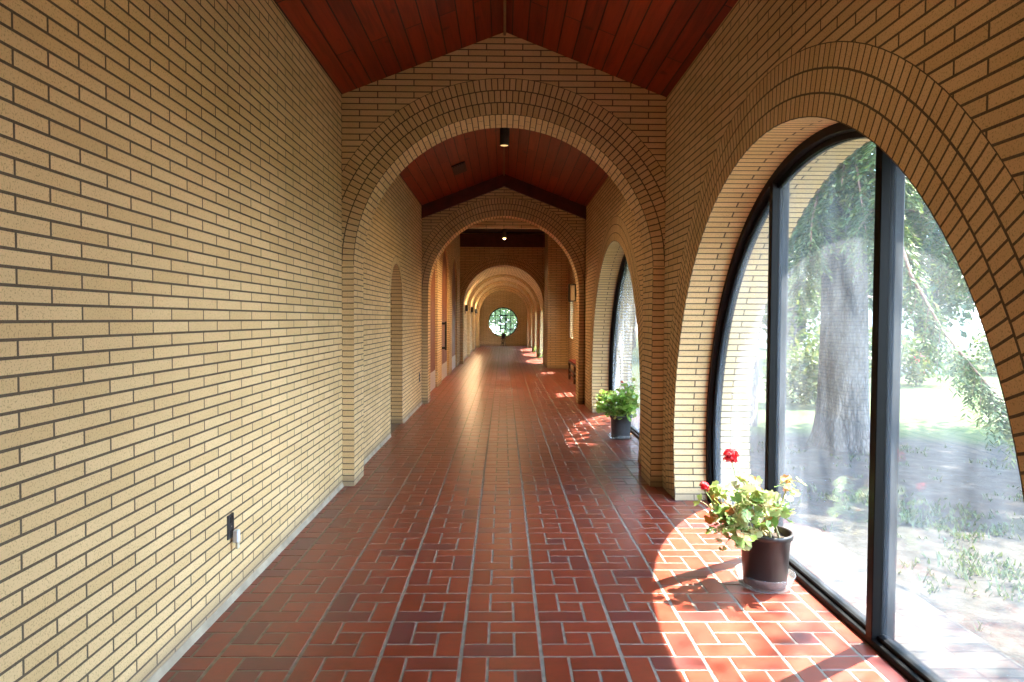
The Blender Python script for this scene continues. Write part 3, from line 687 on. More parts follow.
# ------------------------------------------------------------------ wall fittings
def outlet(x, y, z, label, sg=1, plug=False, w=0.075, h=0.15):
    root = empty('wall_outlet', (x, y, z)); tag(root, label, 'outlet')
    mb = MB(); mb.bbox(x - 0.002, x + 0.008, y - w / 2, y + w / 2, z - h / 2, z + h / 2, 0.003); plate = P(mb, 'cover_plate', M['black'], root)
    for dz in (0.034, -0.034):
        mb = MB(); mb.bbox(x + 0.006, x + 0.012, y - 0.018, y + 0.018, z + dz - 0.016, z + dz + 0.016, 0.003); P(mb, 'socket', M['lampbody'], plate)
    mb = MB(); mb.mesh([(x + 0.010, y + 0.004 * math.cos(a * PI / 4), z + 0.004 * math.sin(a * PI / 4)) for a in range(8)], [tuple(range(8))]); P(mb, 'screw', M['kick'], plate)
outlet(-H, 3.485, 0.388, 'black outlet plate low on the long near wall', h=0.122)
root = empty('plug_adapter', (-H, 3.505, 0.345)); tag(root, 'small white plug-in adapter in the black outlet', 'adapter')
mb = MB(); mb.bbox(-H + 0.010, -H + 0.04, 3.487, 3.522, 0.30, 0.365, 0.006); P(mb, 'body', M['white'], root)
mb = MB(); mb.bbox(-H + 0.024, -H + 0.038, 3.492, 3.518, 0.268, 0.305, 0.004); P(mb, 'lens', M['frost'], root)
outlet(-H, 11.36, 0.475, 'small outlet plate between the niche and the second arch')
mb = MB(); mb.bbox(rc - 0.04, rc + 0.04, 36.985, 37.002, 0.1, 0.21, 0.003); tag(mb.build('wall_outlet', M['black']), 'tiny dark outlet under the round window', 'outlet')
# register in the red ceiling
vx, vy = -0.645, 10.05; vz = RIDGE + SLOPE * vx
root = empty('ceiling_vent', (vx, vy, vz)); root.rotation_euler = (0, -math.atan(SLOPE), 0)
mb = MB(); w, d = 0.10, 0.28
mb.bbox(-w, w, -d, d, -0.02, 0.0, 0.004); mb.build('frame', M['lampbody'], root)
for k in range(5):
    mb = MB(); mb.bbox(-w + 0.02 + k * 0.035, -w + 0.035 + k * 0.035, -d + 0.02, d - 0.02, -0.03, -0.012, 0.002); mb.build('slat', M['lampbody'], root)
tag(root, 'dark rectangular vent on the red ceiling beyond the nearest arch', 'vent')
for y, lb in ((24.9, 'small dark fitting with added light on the far corridor wall, nearest of three'), (29.2, 'middle one of three small dark fittings with added light in the far corridor'), (33.6, 'small dark fitting with added light in the far corridor closest to the round window')):
    root = empty('dark_wall_fitting', (-H, y, 1.78)); tag(root, lb, 'wall lamp', 'dark fittings with added light in the far corridor')
    mb = MB(); mb.bbox(-H - 0.002, -H + 0.02, y - 0.08, y + 0.08, 1.62, 1.94, 0.004); P(mb, 'back_plate', M['black'], root)
    mb = MB()
    for a, b_ in ((0, 1), (1, 2), (2, 3)):
        q = [(0.015, 0.09), (0.10, 0.09), (0.10, -0.09), (0.015, -0.09)]
        p0, p1 = q[a], q[b_]
        for o_ in (0.0, 0.008):
            k0 = 1 - o_ / 0.13
            mb.face([(-H + p0[0] * k0, y + p0[1] * k0, 1.70), (-H + p1[0] * k0, y + p1[1] * k0, 1.70), (-H + p1[0] * k0, y + p1[1] * k0, 1.92), (-H + p0[0] * k0, y + p0[1] * k0, 1.92)])
    P(mb, 'shade', M['black'], root)
    mb = MB(); mb.lathe([(0, -0.05), (0.03, -0.03), (0.035, 0.0), (0.02, 0.04), (0, 0.05)], (-H + 0.065, y, 1.80), 12); P(mb, 'bulb', M['bulbdim'], root, label='added glowing bulb')
    ld = bpy.data.lights.new('added_vault_light', 'POINT'); ld.energy = 240; ld.color = (1.0, 0.68, 0.36); ld.shadow_soft_size = 0.04  # light added inside the dark wall fittings to brighten the far vault
    lo = bpy.data.objects.new('lamp', ld); C.objects.link(lo); lo.parent = root; lo.location = (0.075, 0, 0.04)
# sconce in the crossing hall
sy, sz = 17.75, 2.11
root = empty('wall_lantern', (HX, sy, sz)); tag(root, 'black framed box lantern on the wall above the bench', 'wall lamp')
mb = MB()
for x in (HX - 0.20, HX - 0.05):
    for y in (sy - 0.09, sy + 0.09): mb.box(x - 0.013, x + 0.013, y - 0.013, y + 0.013, sz - 0.22, sz + 0.22)
for z in (sz - 0.22, sz + 0.20): mb.box(HX - 0.215, HX - 0.035, sy - 0.105, sy + 0.105, z, z + 0.022)
mb.box(HX - 0.04, HX + 0.002, sy - 0.05, sy + 0.05, sz - 0.1, sz + 0.1)
P(mb, 'frame', M['black'], root)
mb = MB(); mb.box(HX - 0.19, HX - 0.06, sy - 0.08, sy + 0.08, sz - 0.19, sz + 0.19); P(mb, 'glass_box', M['frost'], root)
# bench
root = empty('bench', (1.62, 15.2, 0)); tag(root, 'dark wooden slatted bench with red seat along the crossing hall wall', 'bench')
by0, by1, bx0, bx1 = 14.1, 16.6, 1.55, 1.865
mb = MB(); mb.bbox(bx0, bx1, by0, by1, 0.40, 0.435, 0.006); P(mb, 'seat', M['wood'], root)
mb = MB(); mb.bbox(bx0 + 0.02, bx1 - 0.04, by0 + 0.03, by1 - 0.03, 0.435, 0.485, 0.015); P(mb, 'cushion', M['cushion'], root, label='dull red seat cushion')
for y in (by0 + 0.04, (by0 + by1) / 2, by1 - 0.04):
    for x in (bx0 + 0.03, bx1 - 0.03): mb = MB(); mb.bbox(x - 0.025, x + 0.025, y - 0.025, y + 0.025, 0, 0.40, 0.004); P(mb, 'leg', M['wood'], root)
for z in (0.12, 0.22): mb = MB(); mb.bbox(bx0 + 0.02, bx0 + 0.04, by0, by1, z, z + 0.035, 0.004); P(mb, 'rail', M['wood'], root)
mb = MB(); mb.bbox(bx1 - 0.03, bx1, by0, by1, 0.435, 0.9, 0.005); P(mb, 'backrest', M['wood'], root)

# ------------------------------------------------------------------ potted plants
def leaf_verts(rng, r, lobes=7):
    """a rounded, lobed, slightly cupped leaf in its own plane, petiole at origin (fan of triangles -> ring polygon)"""
    n = lobes * 3; pts = []
    for i in range(n):
        a = -PI / 2 + 0.32 + (2 * PI - 0.64) * i / (n - 1)
        k = 1.0 + 0.035 * math.cos((i % 3 - 1) * PI)
        rr_ = r * (0.97 + 0.03 * (1 if i % 3 == 1 else -0.6)) * (1 + rng.uniform(-.04, .04)) * k
        pts.append((rr_ * math.cos(a), rr_ * math.sin(a)))
    return pts
def add_leaf(mb, rng, pos, nrm, r, lobes=7):
    nrm = Vector(nrm).normalized(); ref = Vector((rng.uniform(-1, 1), rng.uniform(-1, 1), rng.uniform(-1, 1)))
    a = nrm.cross(ref).normalized(); b = nrm.cross(a)
    pts = leaf_verts(rng, r, lobes); cup = rng.uniform(-0.15, 0.4)
    ring = []; mid = []
    for i, (x, y) in enumerate(pts):
        w = 0.12 * r * math.sin(i * 2 * PI / 3)
        ring.append(Vector(pos) + a * x + b * y + nrm * (cup * r + w)); mid.append(Vector(pos) + a * x * 0.5 + b * y * 0.5 + nrm * (cup * r * 0.25))
    n = len(pts); v = [Vector(pos)] + mid + ring
    F = [(0, 1 + i, 2 + i) for i in range(n - 1)] + [(1 + i, 1 + n + i, 2 + n + i, 2 + i) for i in range(n - 1)]
    mb.mesh(v, F, 0, True)
def flower_head(mb, rng, c, r, k):
    for _ in range(k):
        u = Vector((rng.gauss(0, 1), rng.gauss(0, 1), rng.gauss(0.35, 0.8))).normalized(); p = Vector(c) + u * r * rng.uniform(0.15, 1.0)
        ref = Vector((rng.uniform(-1, 1), rng.uniform(-1, 1), 0.3)); a = u.cross(ref).normalized(); b = u.cross(a)
        for q in range(5):
            t = 2 * PI * q / 5 + rng.uniform(-.2, .2); d = a * math.cos(t) + b * math.sin(t); s = u.cross(d) ; L_ = r * rng.uniform(0.36, 0.46)
            mb.mesh([p, p + d * L_ * 0.55 + s * L_ * 0.34 + u * L_ * 0.2, p + d * L_ + u * L_ * 0.25, p + d * L_ * 0.55 - s * L_ * 0.34 + u * L_ * 0.2], [(0, 1, 2, 3)])
def potted(root, base, potmat, rt, rb, h, rim=0.014):
    x, y, z = base
    mb = MB(); mb.lathe([(0, 0.0), (rb - 0.004, 0.0), (rb, 0.006), (rt - 0.006, h - 0.03), (rt + rim * 0.4, h - 0.028), (rt + rim * 0.5, h - 0.004), (rt + rim * 0.3, h), (rt - 0.006, h), (rt - 0.010, h - 0.01), (rt - 0.012, h - 0.045)], base, 48)
    P(mb, 'pot', potmat, root)
    mb = MB(); n = 40; v = [(x, y, z + h - 0.03)]; F = []
    for k in (1, 2, 3):
        for i in range(n):
            a = 2 * PI * i / n; r = (rt - 0.011) * k / 3; v.append((x + r * math.cos(a), y + r * math.sin(a), z + h - 0.035 + 0.012 * mnoise.noise(Vector((r * 40, a * 3, base[1])))))
    for i in range(n): F.append((0, 1 + i, 1 + (i + 1) % n))
    for k in (0, 1):
        for i in range(n): F.append((1 + k * n + i, 1 + k * n + (i + 1) % n, 1 + (k + 1) * n + (i + 1) % n, 1 + (k + 1) * n + i))
    mb.mesh(v, F, 0, True); P(mb, 'soil', M['soil'], root)
def curve(p, q, bulge, k=6):
    p, q = Vector(p), Vector(q); out = []
    for i in range(k + 1):
        t = i / k; out.append(p.lerp(q, t) + Vector(bulge) * math.sin(PI * t))
    return out
def saucer(base, r, h, label, mat):
    mb = MB(); mb.lathe([(0, 0.0), (r * 0.86, 0.0), (r, h), (r + 0.006, h), (r + 0.006, h - 0.004), (r * 0.86 + 0.004, -0.002 + 0.004), (0, 0.003)], base, 48)
    tag(mb.build('plant_saucer', mat, None, base), label, 'saucer')
def leafy_crown(root, rng, tips, stem_from, leafmat, stemmat, nleaf, rleaf, spread, petmat=None, lobes=7, name='foliage'):
    st = MB(); lf = MB()
    for tip, wgt in tips:
        b = Vector(stem_from) + Vector((rng.uniform(-.07, .07), rng.uniform(-.07, .07), 0)); tip = Vector(tip)
        bul = ((tip.x - b.x) * 0.12, (tip.y - b.y) * 0.12, -0.02 * 0 + 0.015)
        cv = curve(b, tip, bul, 7); st.tube(cv, [0.0062 - 0.0005 * i for i in range(8)], 7)
        for _ in range(int(nleaf * wgt)):
            t = rng.uniform(0.35, 1.0) ** 0.6; i = min(6, int(t * 7)); o = cv[i].lerp(cv[i + 1], t * 7 - i)
            d = Vector((rng.gauss(0, 1), rng.gauss(0, 1), rng.gauss(0.25, 0.7))).normalized() * rng.uniform(0.3, 1) * spread
            e = o + d; e.z = max(e.z, stem_from[2] - 0.06)
            st.tube([o, o.lerp(e, 0.5) + Vector((0, 0, 0.006)), e], [0.0022, 0.0018, 0.0015], 5, cap=False)
            nr = Vector((rng.gauss(0, .5), rng.gauss(-.15, .5), rng.uniform(0.4, 1.1)))
            add_leaf(lf, rng, e, nr, rleaf * rng.uniform(0.6, 1.15), lobes)
    P(st, 'stems', stemmat, root); P(lf, name, leafmat, root)

# geranium in the sun
rng = random.Random(5)
gb = (1.425, 3.72, 0.012)
root = empty('potted_geranium', gb); tag(root, 'geranium with red flower heads in brown pot, standing in the sun patch', 'potted plant')
potted(root, gb, M['pot'], 0.136, 0.112, 0.285)
sf = (gb[0], gb[1], gb[2] + 0.25)
tips = [((1.16, 3.72, 0.40), 1), ((1.20, 3.80, 0.50), 1), ((1.13, 3.62, 0.34), .9), ((1.26, 3.66, 0.52), 1), ((1.33, 3.75, 0.50), 1.1), ((1.38, 3.62, 0.46), 1), ((1.45, 3.80, 0.44), .9),
        ((1.51, 3.70, 0.42), .8), ((1.545, 3.70, 0.60), 0.9), ((1.42, 3.70, 0.52), .6), ((1.12, 3.70, 0.42), 1), ((1.19, 3.62, 0.28), .8), ((1.30, 3.70, 0.56), .8), ((1.24, 3.55, 0.33), .8), ((1.30, 3.88, 0.46), .9), ((1.22, 3.60, 0.43), .9), ((1.36, 3.60, 0.33), .5), ((1.24, 3.92, 0.40), .7)]
leafy_crown(root, rng, tips, sf, M['gleaf'], M['stem'], 15, 0.035, 0.085)
for c, r, k, b in (((1.231, 3.72, 0.70), 0.040, 34, (1.27, 3.72, 0.45)), ((1.087, 3.72, 0.535), 0.028, 18, (1.16, 3.72, 0.38))):
    f = empty('flower_head', (0, 0, 0)); 
    mb = MB(); flower_head(mb, rng, c, r, k * 3); fh = P(mb, 'flower_head', M['petal'], root, label='bright red flower head')
    bpy.data.objects.remove(f)
    mb = MB(); mb.tube(curve(b, (c[0], c[1], c[2] - 0.015), (0.012, 0, 0.0), 6), 0.0028, 7); P(mb, 'flower_stalk', M['stemgreen'], fh)
saucer((gb[0], gb[1], 0.002), 0.152, 0.07, 'clear plastic saucer under the brown geranium pot', M['clear'])

# green plant by the second window
rng = random.Random(8)
gb = (1.425, 8.36, 0.012)
root = empty('potted_geranium', gb); tag(root, 'bushy green plant in grey pot by the second window', 'potted plant')
potted(root, gb, M['potgrey'], 0.128, 0.112, 0.27)
sf = (gb[0], gb[1], gb[2] + 0.24)
tips = []
for k in range(26):
    a = rng.uniform(0, 2 * PI); r = rng.uniform(0.06, 0.26)
    x = min(gb[0] + r * math.cos(a) - 0.03, 1.58)
    tips.append(((x, gb[1] + r * math.sin(a), rng.uniform(0.27, 0.60)), 1))
tips += [((1.555, 8.36, 0.66), 1), ((1.15, 8.36, 0.40), 1), ((1.14, 8.30, 0.50), 1)]
leafy_crown(root, rng, tips, sf, M['gleaf2'], M['stemgreen'], 16, 0.036, 0.085)
mb = MB(); flower_head(mb, rng, (1.433, 8.36, 0.683), 0.022, 12); fh = P(mb, 'flower_head', M['petal'], root, label='single small dark red flower')
mb = MB(); mb.tube(curve((1.42, 8.36, 0.45), (1.433, 8.36, 0.675), (0.01, 0, 0), 5), 0.0028, 7); P(mb, 'flower_stalk', M['stemgreen'], fh)
saucer((gb[0], gb[1], 0.002), 0.145, 0.05, 'pale saucer under the grey plant pot', M['clear'])

# plant in front of the round window, and small ones on the far sills
def spiky(base, label, s, rng, cat='potted plant', nl=18):
    root = empty('potted_houseplant', base); tag(root, label, cat)
    x, y, z = base
    mb = MB(); mb.lathe([(0, 0), (0.09 * s, 0), (0.13 * s, 0.2 * s), (0.14 * s, 0.2 * s), (0.14 * s, 0.23 * s), (0.12 * s, 0.23 * s), (0.115 * s, 0.2 * s), (0, 0.2 * s)], base, 24); P(mb, 'pot', M['pot'], root)
    mb = MB()
    for k in range(nl):
        a = rng.uniform(0, 2 * PI); l = rng.uniform(0.35, 0.75) * s; up = rng.uniform(0.3, 1.2)
        d = Vector((math.cos(a), math.sin(a) * 0.6, 0)); p = Vector((x, y, z + 0.2 * s)); pts = []
        for i in range(6):
            t = i / 5; pts.append(p + d * l * t * 0.8 + Vector((0, 0, l * up * t - l * 0.9 * t * t)))
        sd = Vector((-d.y, d.x, 0)).normalized(); v = []; F = []
        for i, q in enumerate(pts):
            w = 0.028 * s * math.sin(PI * min(0.97, 0.12 + i / 5 * 0.88)); v += [q + sd * w, q - sd * w]
        for i in range(5): F.append((2 * i, 2 * i + 1, 2 * i + 3, 2 * i + 2))
        mb.mesh(v, F, 0, True)
    P(mb, 'foliage', M['gleaf2'], root)
rng = random.Random(3)
root = empty('plant_stand', (0.0, 36.62, 0)); tag(root, 'slim dark plant stand below the round window', 'plant stand')
mb = MB(); mb.lathe([(0, 0.40), (0.15, 0.40), (0.15, 0.43), (0, 0.43)], (0, 36.62, 0), 24); P(mb, 'top', M['wood'], root)
for k in range(3):
    a = 2 * PI * k / 3 + 0.5; mb = MB(); mb.tube([(0.05 * math.cos(a), 36.62 + 0.05 * math.sin(a), 0.41), (0.15 * math.cos(a), 36.62 + 0.15 * math.sin(a), 0.0)], 0.013, 8); P(mb, 'leg', M['wood'], root)
spiky((0.0, 36.62, 0.432), 'dark leafy plant silhouetted in the round window', 1.0, rng, nl=22)
for x, y, lb in ((1.50, 24.9, 'small potted plant on the floor by the far window after the third arch'), (1.50, 29.2, 'small potted plant by the far window after the first rib')):
    spiky((x, y, 0.002), lb, 0.8, rng)

# ------------------------------------------------------------------ outside
def gz(x, y):
    return -0.075 - 0.05 * min(1, max(0, (x - 2.3) / 2)) + 0.05 * mnoise.noise(Vector((x * 0.35, y * 0.35, 0))) * min(1, max(0, (x - 2.2) / 1.5)) + 0.10 * math.exp(-((x - 4.05) ** 2 + (y - 8.2) ** 2) / 1.2) * 0.6
mb = MB(); xs = list(np.concatenate([np.arange(1.74, 9, 0.25), np.arange(9, 60, 3.0)])); ysl = list(np.concatenate([np.arange(-24, -2, 2.0), np.arange(-2, 14, 0.25), np.arange(14, 75, 3.0)]))
v = [(x, y, gz(x, y)) for x in xs for y in ysl]; ny = len(ysl)
F = [(i * ny + j, (i + 1) * ny + j, (i + 1) * ny + j + 1, i * ny + j + 1) for i in range(len(xs) - 1) for j in range(ny - 1)]
mb.mesh(v, F, 0, True)
mb.mesh([(-40, 37.31, -0.1), (1.74, 37.31, -0.1), (1.74, 75, -0.1), (-40, 75, -0.1)], [(0, 1, 2, 3)])
tag(mb.build('ground', M['ground']), 'garden ground with sunny lawn and needle litter under the tree', 'ground', kind='structure')
mb = MB()
mb.box(1.735, 2.24, -5.3, YB + 1, -0.2, -0.045)
for i, f in enumerate(mb.f): 
    pass
ob = mb.build('path', M['paver'])
uvd = ob.data.uv_layers[0].data
for poly in ob.data.polygons:
    for li in poly.loop_indices:
        co = ob.data.vertices[ob.data.loops[li].vertex_index].co; uvd[li].uv = (co.y, co.x - 1.80)
tag(ob, 'strip of tan brick pavers just outside the windows', 'path', kind='structure')

def basis(t):
    t = t / np.linalg.norm(t); ref = np.array([0, 0, 1.0]) if abs(t[2]) < 0.9 else np.array([1.0, 0, 0])
    a = np.cross(t, ref); a /= np.linalg.norm(a); return a, np.cross(t, a)
R_ = np.random.default_rng(4)
def diamonds(c, d, w, nrm):
    """c base points, d axis vectors, w half widths; 4 verts each"""
    s = np.cross(d, nrm); s /= (np.linalg.norm(s, axis=1, keepdims=True) + 1e-9)
    out = np.empty((len(c), 4, 3)); out[:, 0] = c; out[:, 1] = c + d * 0.45 + s * w[:, None]; out[:, 2] = c + d; out[:, 3] = c + d * 0.45 - s * w[:, None]
    return out.reshape(-1, 3)
def spray_branch(pts, rad, br, fol, twigs, twl, needles, nl, nw, start=0.25, hang=0.5):
    """one conifer branch: tube along pts, twigs on both sides with flat needle sprays"""
    pts = [np.array(p, float) for p in pts]
    n = len(pts); br.tube([tuple(p) for p in pts], [rad * (1 - 0.8 * i / (n - 1)) for i in range(n)], 6)
    for _ in range(twigs):
        t = start + (1 - start) * R_.random(); f = t * (n - 1); i = min(n - 2, int(f)); o = pts[i] + (pts[i + 1] - pts[i]) * (f - i)
        ax = pts[i + 1] - pts[i]; ax /= np.linalg.norm(ax); sd = np.cross(ax, [0, 0, 1.0]); sd /= np.linalg.norm(sd) + 1e-9
        d = ax * R_.uniform(0.2, 0.9) + sd * R_.choice([-1, 1]) * R_.uniform(0.3, 1.0) + np.array([0, 0, -hang * R_.uniform(0.2, 1.2)])
        d /= np.linalg.norm(d); l = twl * R_.uniform(0.5, 1.1) * (1.15 - 0.5 * t)
        k = np.linspace(0.05, 1, needles)[:, None]
        q = o + d * l * k + np.array([0, 0, -1.0]) * (k ** 2) * l * hang * 0.45
        if _ % 3 == 0: br.tube([tuple(o), tuple(q[needles // 2]), tuple(q[-1])], [rad * 0.16, rad * 0.10, rad * 0.05], 4, cap=False)
        s2 = np.cross(d, [0, 0, 1.0]); s2 /= np.linalg.norm(s2) + 1e-9
        side = np.where(np.arange(needles) % 2 == 0, 1.0, -1.0)[:, None]
        nd = d * 0.75 + s2 * side * R_.uniform(0.4, 1.0, (needles, 1)) + R_.normal(0, 0.22, (needles, 3)); nd /= np.linalg.norm(nd, axis=1, keepdims=True)
        nd *= nl * R_.uniform(0.6, 1.2, (needles, 1)); nr = np.array([0, 0, 1.0]) + R_.normal(0, 0.35, (needles, 3))
        fol.append(diamonds(q, nd, np.full(needles, nw), nr))

# the big conifer outside the nearest window
TX, TY = 4.05, 8.2
root = empty('conifer_tree', (TX, TY, gz(TX, TY))); tag(root, 'big grey-barked conifer trunk standing outside the nearest window', 'tree')
mb = MB(); v = []; F = []; n = 40; zs = [-0.25, -0.1, 0.0, 0.08, 0.18, 0.32, 0.5, 0.8, 1.2, 1.7, 2.3, 3.0, 4.0, 5.5, 7.0, 9.0, 11.0, 13.0]
for z in zs:
    r0 = 0.285 * (1 - z / 14.0) + 0.10 * math.exp(-max(0, z + 0.13) / 0.22); lean = -0.035 * z * 0.35
    for i in range(n):
        a = 2 * PI * i / n; fl = 1 + 0.12 * math.exp(-max(0, z) / 0.35) * math.sin(a * 5 + 1) + 0.045 * mnoise.noise(Vector((math.cos(a) * 3, math.sin(a) * 3, z * 0.9)))
        v.append((TX + lean + r0 * fl * math.cos(a), TY + r0 * fl * math.sin(a), z))
for k in range(len(zs) - 1):
    for i in range(n): F.append((k * n + i, k * n + (i + 1) % n, (k + 1) * n + (i + 1) % n, (k + 1) * n + i))
mb.mesh(v, F, 0, True); P(mb, 'trunk', M['bark'], root)
br = MB(); fol = []
for k in range(46):
    z = 2.2 + 2.6 * R_.random() if k < 30 else R_.uniform(4.8, 12.5)
    az = R_.uniform(0, 2 * PI) if k >= 30 else 2 * PI * k / 30 * 2.236 % (2 * PI)
    dx, dy = math.cos(az), math.sin(az)
    ln = R_.uniform(1.7, 2.6) if z < 4.8 else 1.5 * (13.5 - z) / 9
    if z < 9 and dx * -0.84 + dy * -0.54 > 0.2: ln = min(ln, 1.45)
    pts = [(TX + dx * ln * t, TY + dy * ln * t, z + 0.12 * ln * t - 0.42 * ln * t * t) for t in np.linspace(0.05, 1, 7)]
    spray_branch(pts, 0.024, br, fol, 80 if z < 4.8 else 22, 0.55, 30, 0.10, 0.013, hang=0.75)
for pts in ([(4.05, 8.1, 3.3), (3.75, 7.2, 3.1), (3.55, 6.4, 2.5), (3.52, 6.0, 1.85), (3.66, 5.75, 1.35), (3.85, 5.5, 0.95), (3.98, 5.3, 0.70)],
            [(4.1, 8.1, 3.0), (4.2, 7.2, 2.9), (4.15, 6.5, 2.35), (4.2, 6.1, 1.9), (4.35, 5.8, 1.55), (4.5, 5.5, 1.2)],
            [(4.2, 8.1, 3.6), (4.5, 7.2, 3.3), (4.7, 6.4, 2.6), (4.8, 6.0, 2.0), (4.9, 5.7, 1.5), (5.0, 5.5, 1.0)],
            [(4.2, 8.2, 2.9), (4.9, 7.8, 2.8), (5.4, 7.5, 2.3), (5.7, 7.3, 1.7), (5.9, 7.2, 1.1)]):
    spray_branch(pts, 0.024, br, fol, 150, 0.46, 30, 0.075, 0.009, start=0.25, hang=0.9)
for pts in ([(4.0, 8.0, 3.1), (3.75, 7.5, 3.2), (3.55, 7.0, 2.95), (3.45, 6.7, 2.55), (3.40, 6.5, 2.2)],
            [(4.0, 8.0, 3.5), (3.9, 7.4, 3.6), (3.75, 6.9, 3.35), (3.65, 6.5, 2.95), (3.6, 6.3, 2.6)],
            [(4.0, 8.1, 2.8), (3.6, 7.7, 2.95), (3.3, 7.3, 2.8), (3.1, 7.0, 2.45), (3.0, 6.8, 2.1)],
            [(4.1, 8.0, 3.8), (4.0, 7.2, 4.0), (3.9, 6.6, 3.8), (3.85, 6.2, 3.4), (3.8, 6.0, 3.0)]):
    spray_branch(pts, 0.02, br, fol, 90, 0.42, 28, 0.085, 0.011, start=0.1, hang=0.8)
P(br, 'branches', M['branch'], root)
def rel(fol, root): a = np.concatenate(fol); w = np.array(root.location); return a - w
def foliage(root, fol, mat, name='foliage', nper=4):
    o = raw_quads(name, rel(fol, root), nper, mat); o.parent = root; return o
foliage(root, fol, M['needle'])

def leafy_tree(x, y, h, crown_z, crown_r, mat, label, seed, nl=2600, ls=0.2, trunk_r=0.16, squash=1.0, group=None, name='leafy_tree', cat='tree'):
    rg = np.random.default_rng(seed); z0 = gz(x, y) if x > 1.8 else -0.1
    root = empty(name, (x, y, z0)); tag(root, label, cat, group)
    if trunk_r:
        mb = MB(); mb.tube([(x, y, z0 - 0.1), (x + 0.05, y, z0 + h * 0.3), (x - 0.05, y + 0.05, z0 + h * 0.85)], [trunk_r * 1.3, trunk_r, trunk_r * 0.25], 12)
        for k in range(7):
            a = rg.uniform(0, 2 * PI); zz = z0 + h * rg.uniform(0.3, 0.7); l = crown_r * 0.75
            mb.tube([(x, y, zz), (x + math.cos(a) * l * 0.5, y + math.sin(a) * l * 0.5, zz + l * 0.35), (x + math.cos(a) * l, y + math.sin(a) * l, zz + l * 0.6)], [trunk_r * 0.4, trunk_r * 0.25, trunk_r * 0.08], 6)
        P(mb, 'trunk', M['bark'], root)
    # clumps of leaves spread through the crown
    nc = 46; u = rg.normal(0, 1, (nc, 3)); u /= np.linalg.norm(u, axis=1, keepdims=True); rad = rg.uniform(0.35, 1.0, (nc, 1)) ** 0.6
    cz = (crown_z + h) / 2; hz = (h - crown_z) / 2
    cen = np.array([x, y, z0 + cz]) + u * rad * np.array([crown_r, crown_r, hz * squash])
    pick = rg.integers(0, nc, nl); c = cen[pick] + np.clip(rg.normal(0, 1, (nl, 3)), -1.5, 1.5) * 0.22 * min(crown_r, hz)
    c[:, 2] = np.maximum(c[:, 2], z0 + 0.03)
    d = rg.normal(0, 1, (nl, 3)); d[:, 2] -= 0.4; d /= np.linalg.norm(d, axis=1, keepdims=True); d *= ls * rg.uniform(0.6, 1.3, (nl, 1))
    nr = rg.normal(0, 1, (nl, 3))
    foliage(root, [diamonds(c, d, ls * 0.32 * rg.uniform(0.7, 1.2, nl), nr)], mat)
    return root
# evergreen between the two windows, and one that shades the litter
leafy_tree(3.6, 10.2, 8.5, 2.6, 1.25, M['needle'], 'slim evergreen close to the building beyond the big conifer', 21, nl=2600, ls=0.15, trunk_r=0.12, name='evergreen_tree')
leafy_tree(8.7, 9.9, 9.5, 4.6, 2.6, M['leaf_far'], 'shade tree on the lawn to the side of the big conifer', 22, nl=13000, ls=0.19, trunk_r=0.2)
leafy_tree(6.9, 4.9, 10.5, 7.0, 1.9, M['leaf_far'], 'unseen sparse young tree added near the nearest window to dapple the sun patch', 23, nl=1000, ls=0.15, trunk_r=0.1)  # out of view, added so that its crown breaks up the sunlight
# lawn edge: shrubs and trees across the grass
G1 = 'trees along the far edge of the lawn'
back = [(9.5, 23.0, 9), (14.2, 23.0, 11), (18.9, 22.5, 8), (23.6, 23.5, 12), (7.2, 27.8, 12), (11.9, 27.8, 9), (16.6, 27.6, 13), (21.3, 28.0, 14), (26.0, 28.4, 8), (9.5, 32.6, 11), (6.9, 37.2, 11), (11.8, 37.4, 14)]
for i, (x, y, h) in enumerate(back):
    h = 6.0 + (h - 7) * 0.32
    leafy_tree(x, y, h, 0.9 + (i % 3) * 0.5, 1.95, [M['leaf_far'], M['needle2'], M['leaf_far'], M['needle']][i % 4],
               ['round pale green tree at the far edge of the lawn', 'bluish evergreen tree at the far edge of the lawn', 'bright leafy tree at the far edge of the lawn', 'dark green tree at the far edge of the lawn'][i % 4], 100 + i, nl=4200, ls=0.26, trunk_r=0.18, group=G1 + ' ' + ['(pale)', '(bluish)', '(bright)', '(dark)'][i % 4])
for i, (x, y, h, r) in enumerate([(6.6, 14.4, 1.3, 0.8), (7.9, 16.1, 1.5, 0.9), (10.0, 16.9, 1.2, 0.8), (9.6, 19.6, 1.4, 1.0), (14.9, 20.4, 1.6, 1.1), (5.5, 12.7, 0.9, 0.6), (16.8, 18.5, 1.5, 1.1)]):
    leafy_tree(x, y, h, 0.05, r, M['leaf_far'], 'low rounded leafy shrub on the lawn behind the conifer trunk', 300 + i, nl=1500, ls=0.12, trunk_r=0, name='shrub', cat='shrub', group='low shrubs on the lawn')
# trees beyond the round window
for i, (x, y, h) in enumerate([(-5.0, 46.0, 8), (0.5, 45.0, 9), (6.0, 46.0, 8), (-2.2, 51.5, 11), (3.4, 51.5, 11)]):
    leafy_tree(x, y, h, 0.4, 2.6, M['leaf_pale'], 'pale leafy tree seen through the round end window', 400 + i, nl=9000, ls=0.26, group='trees beyond the round window')
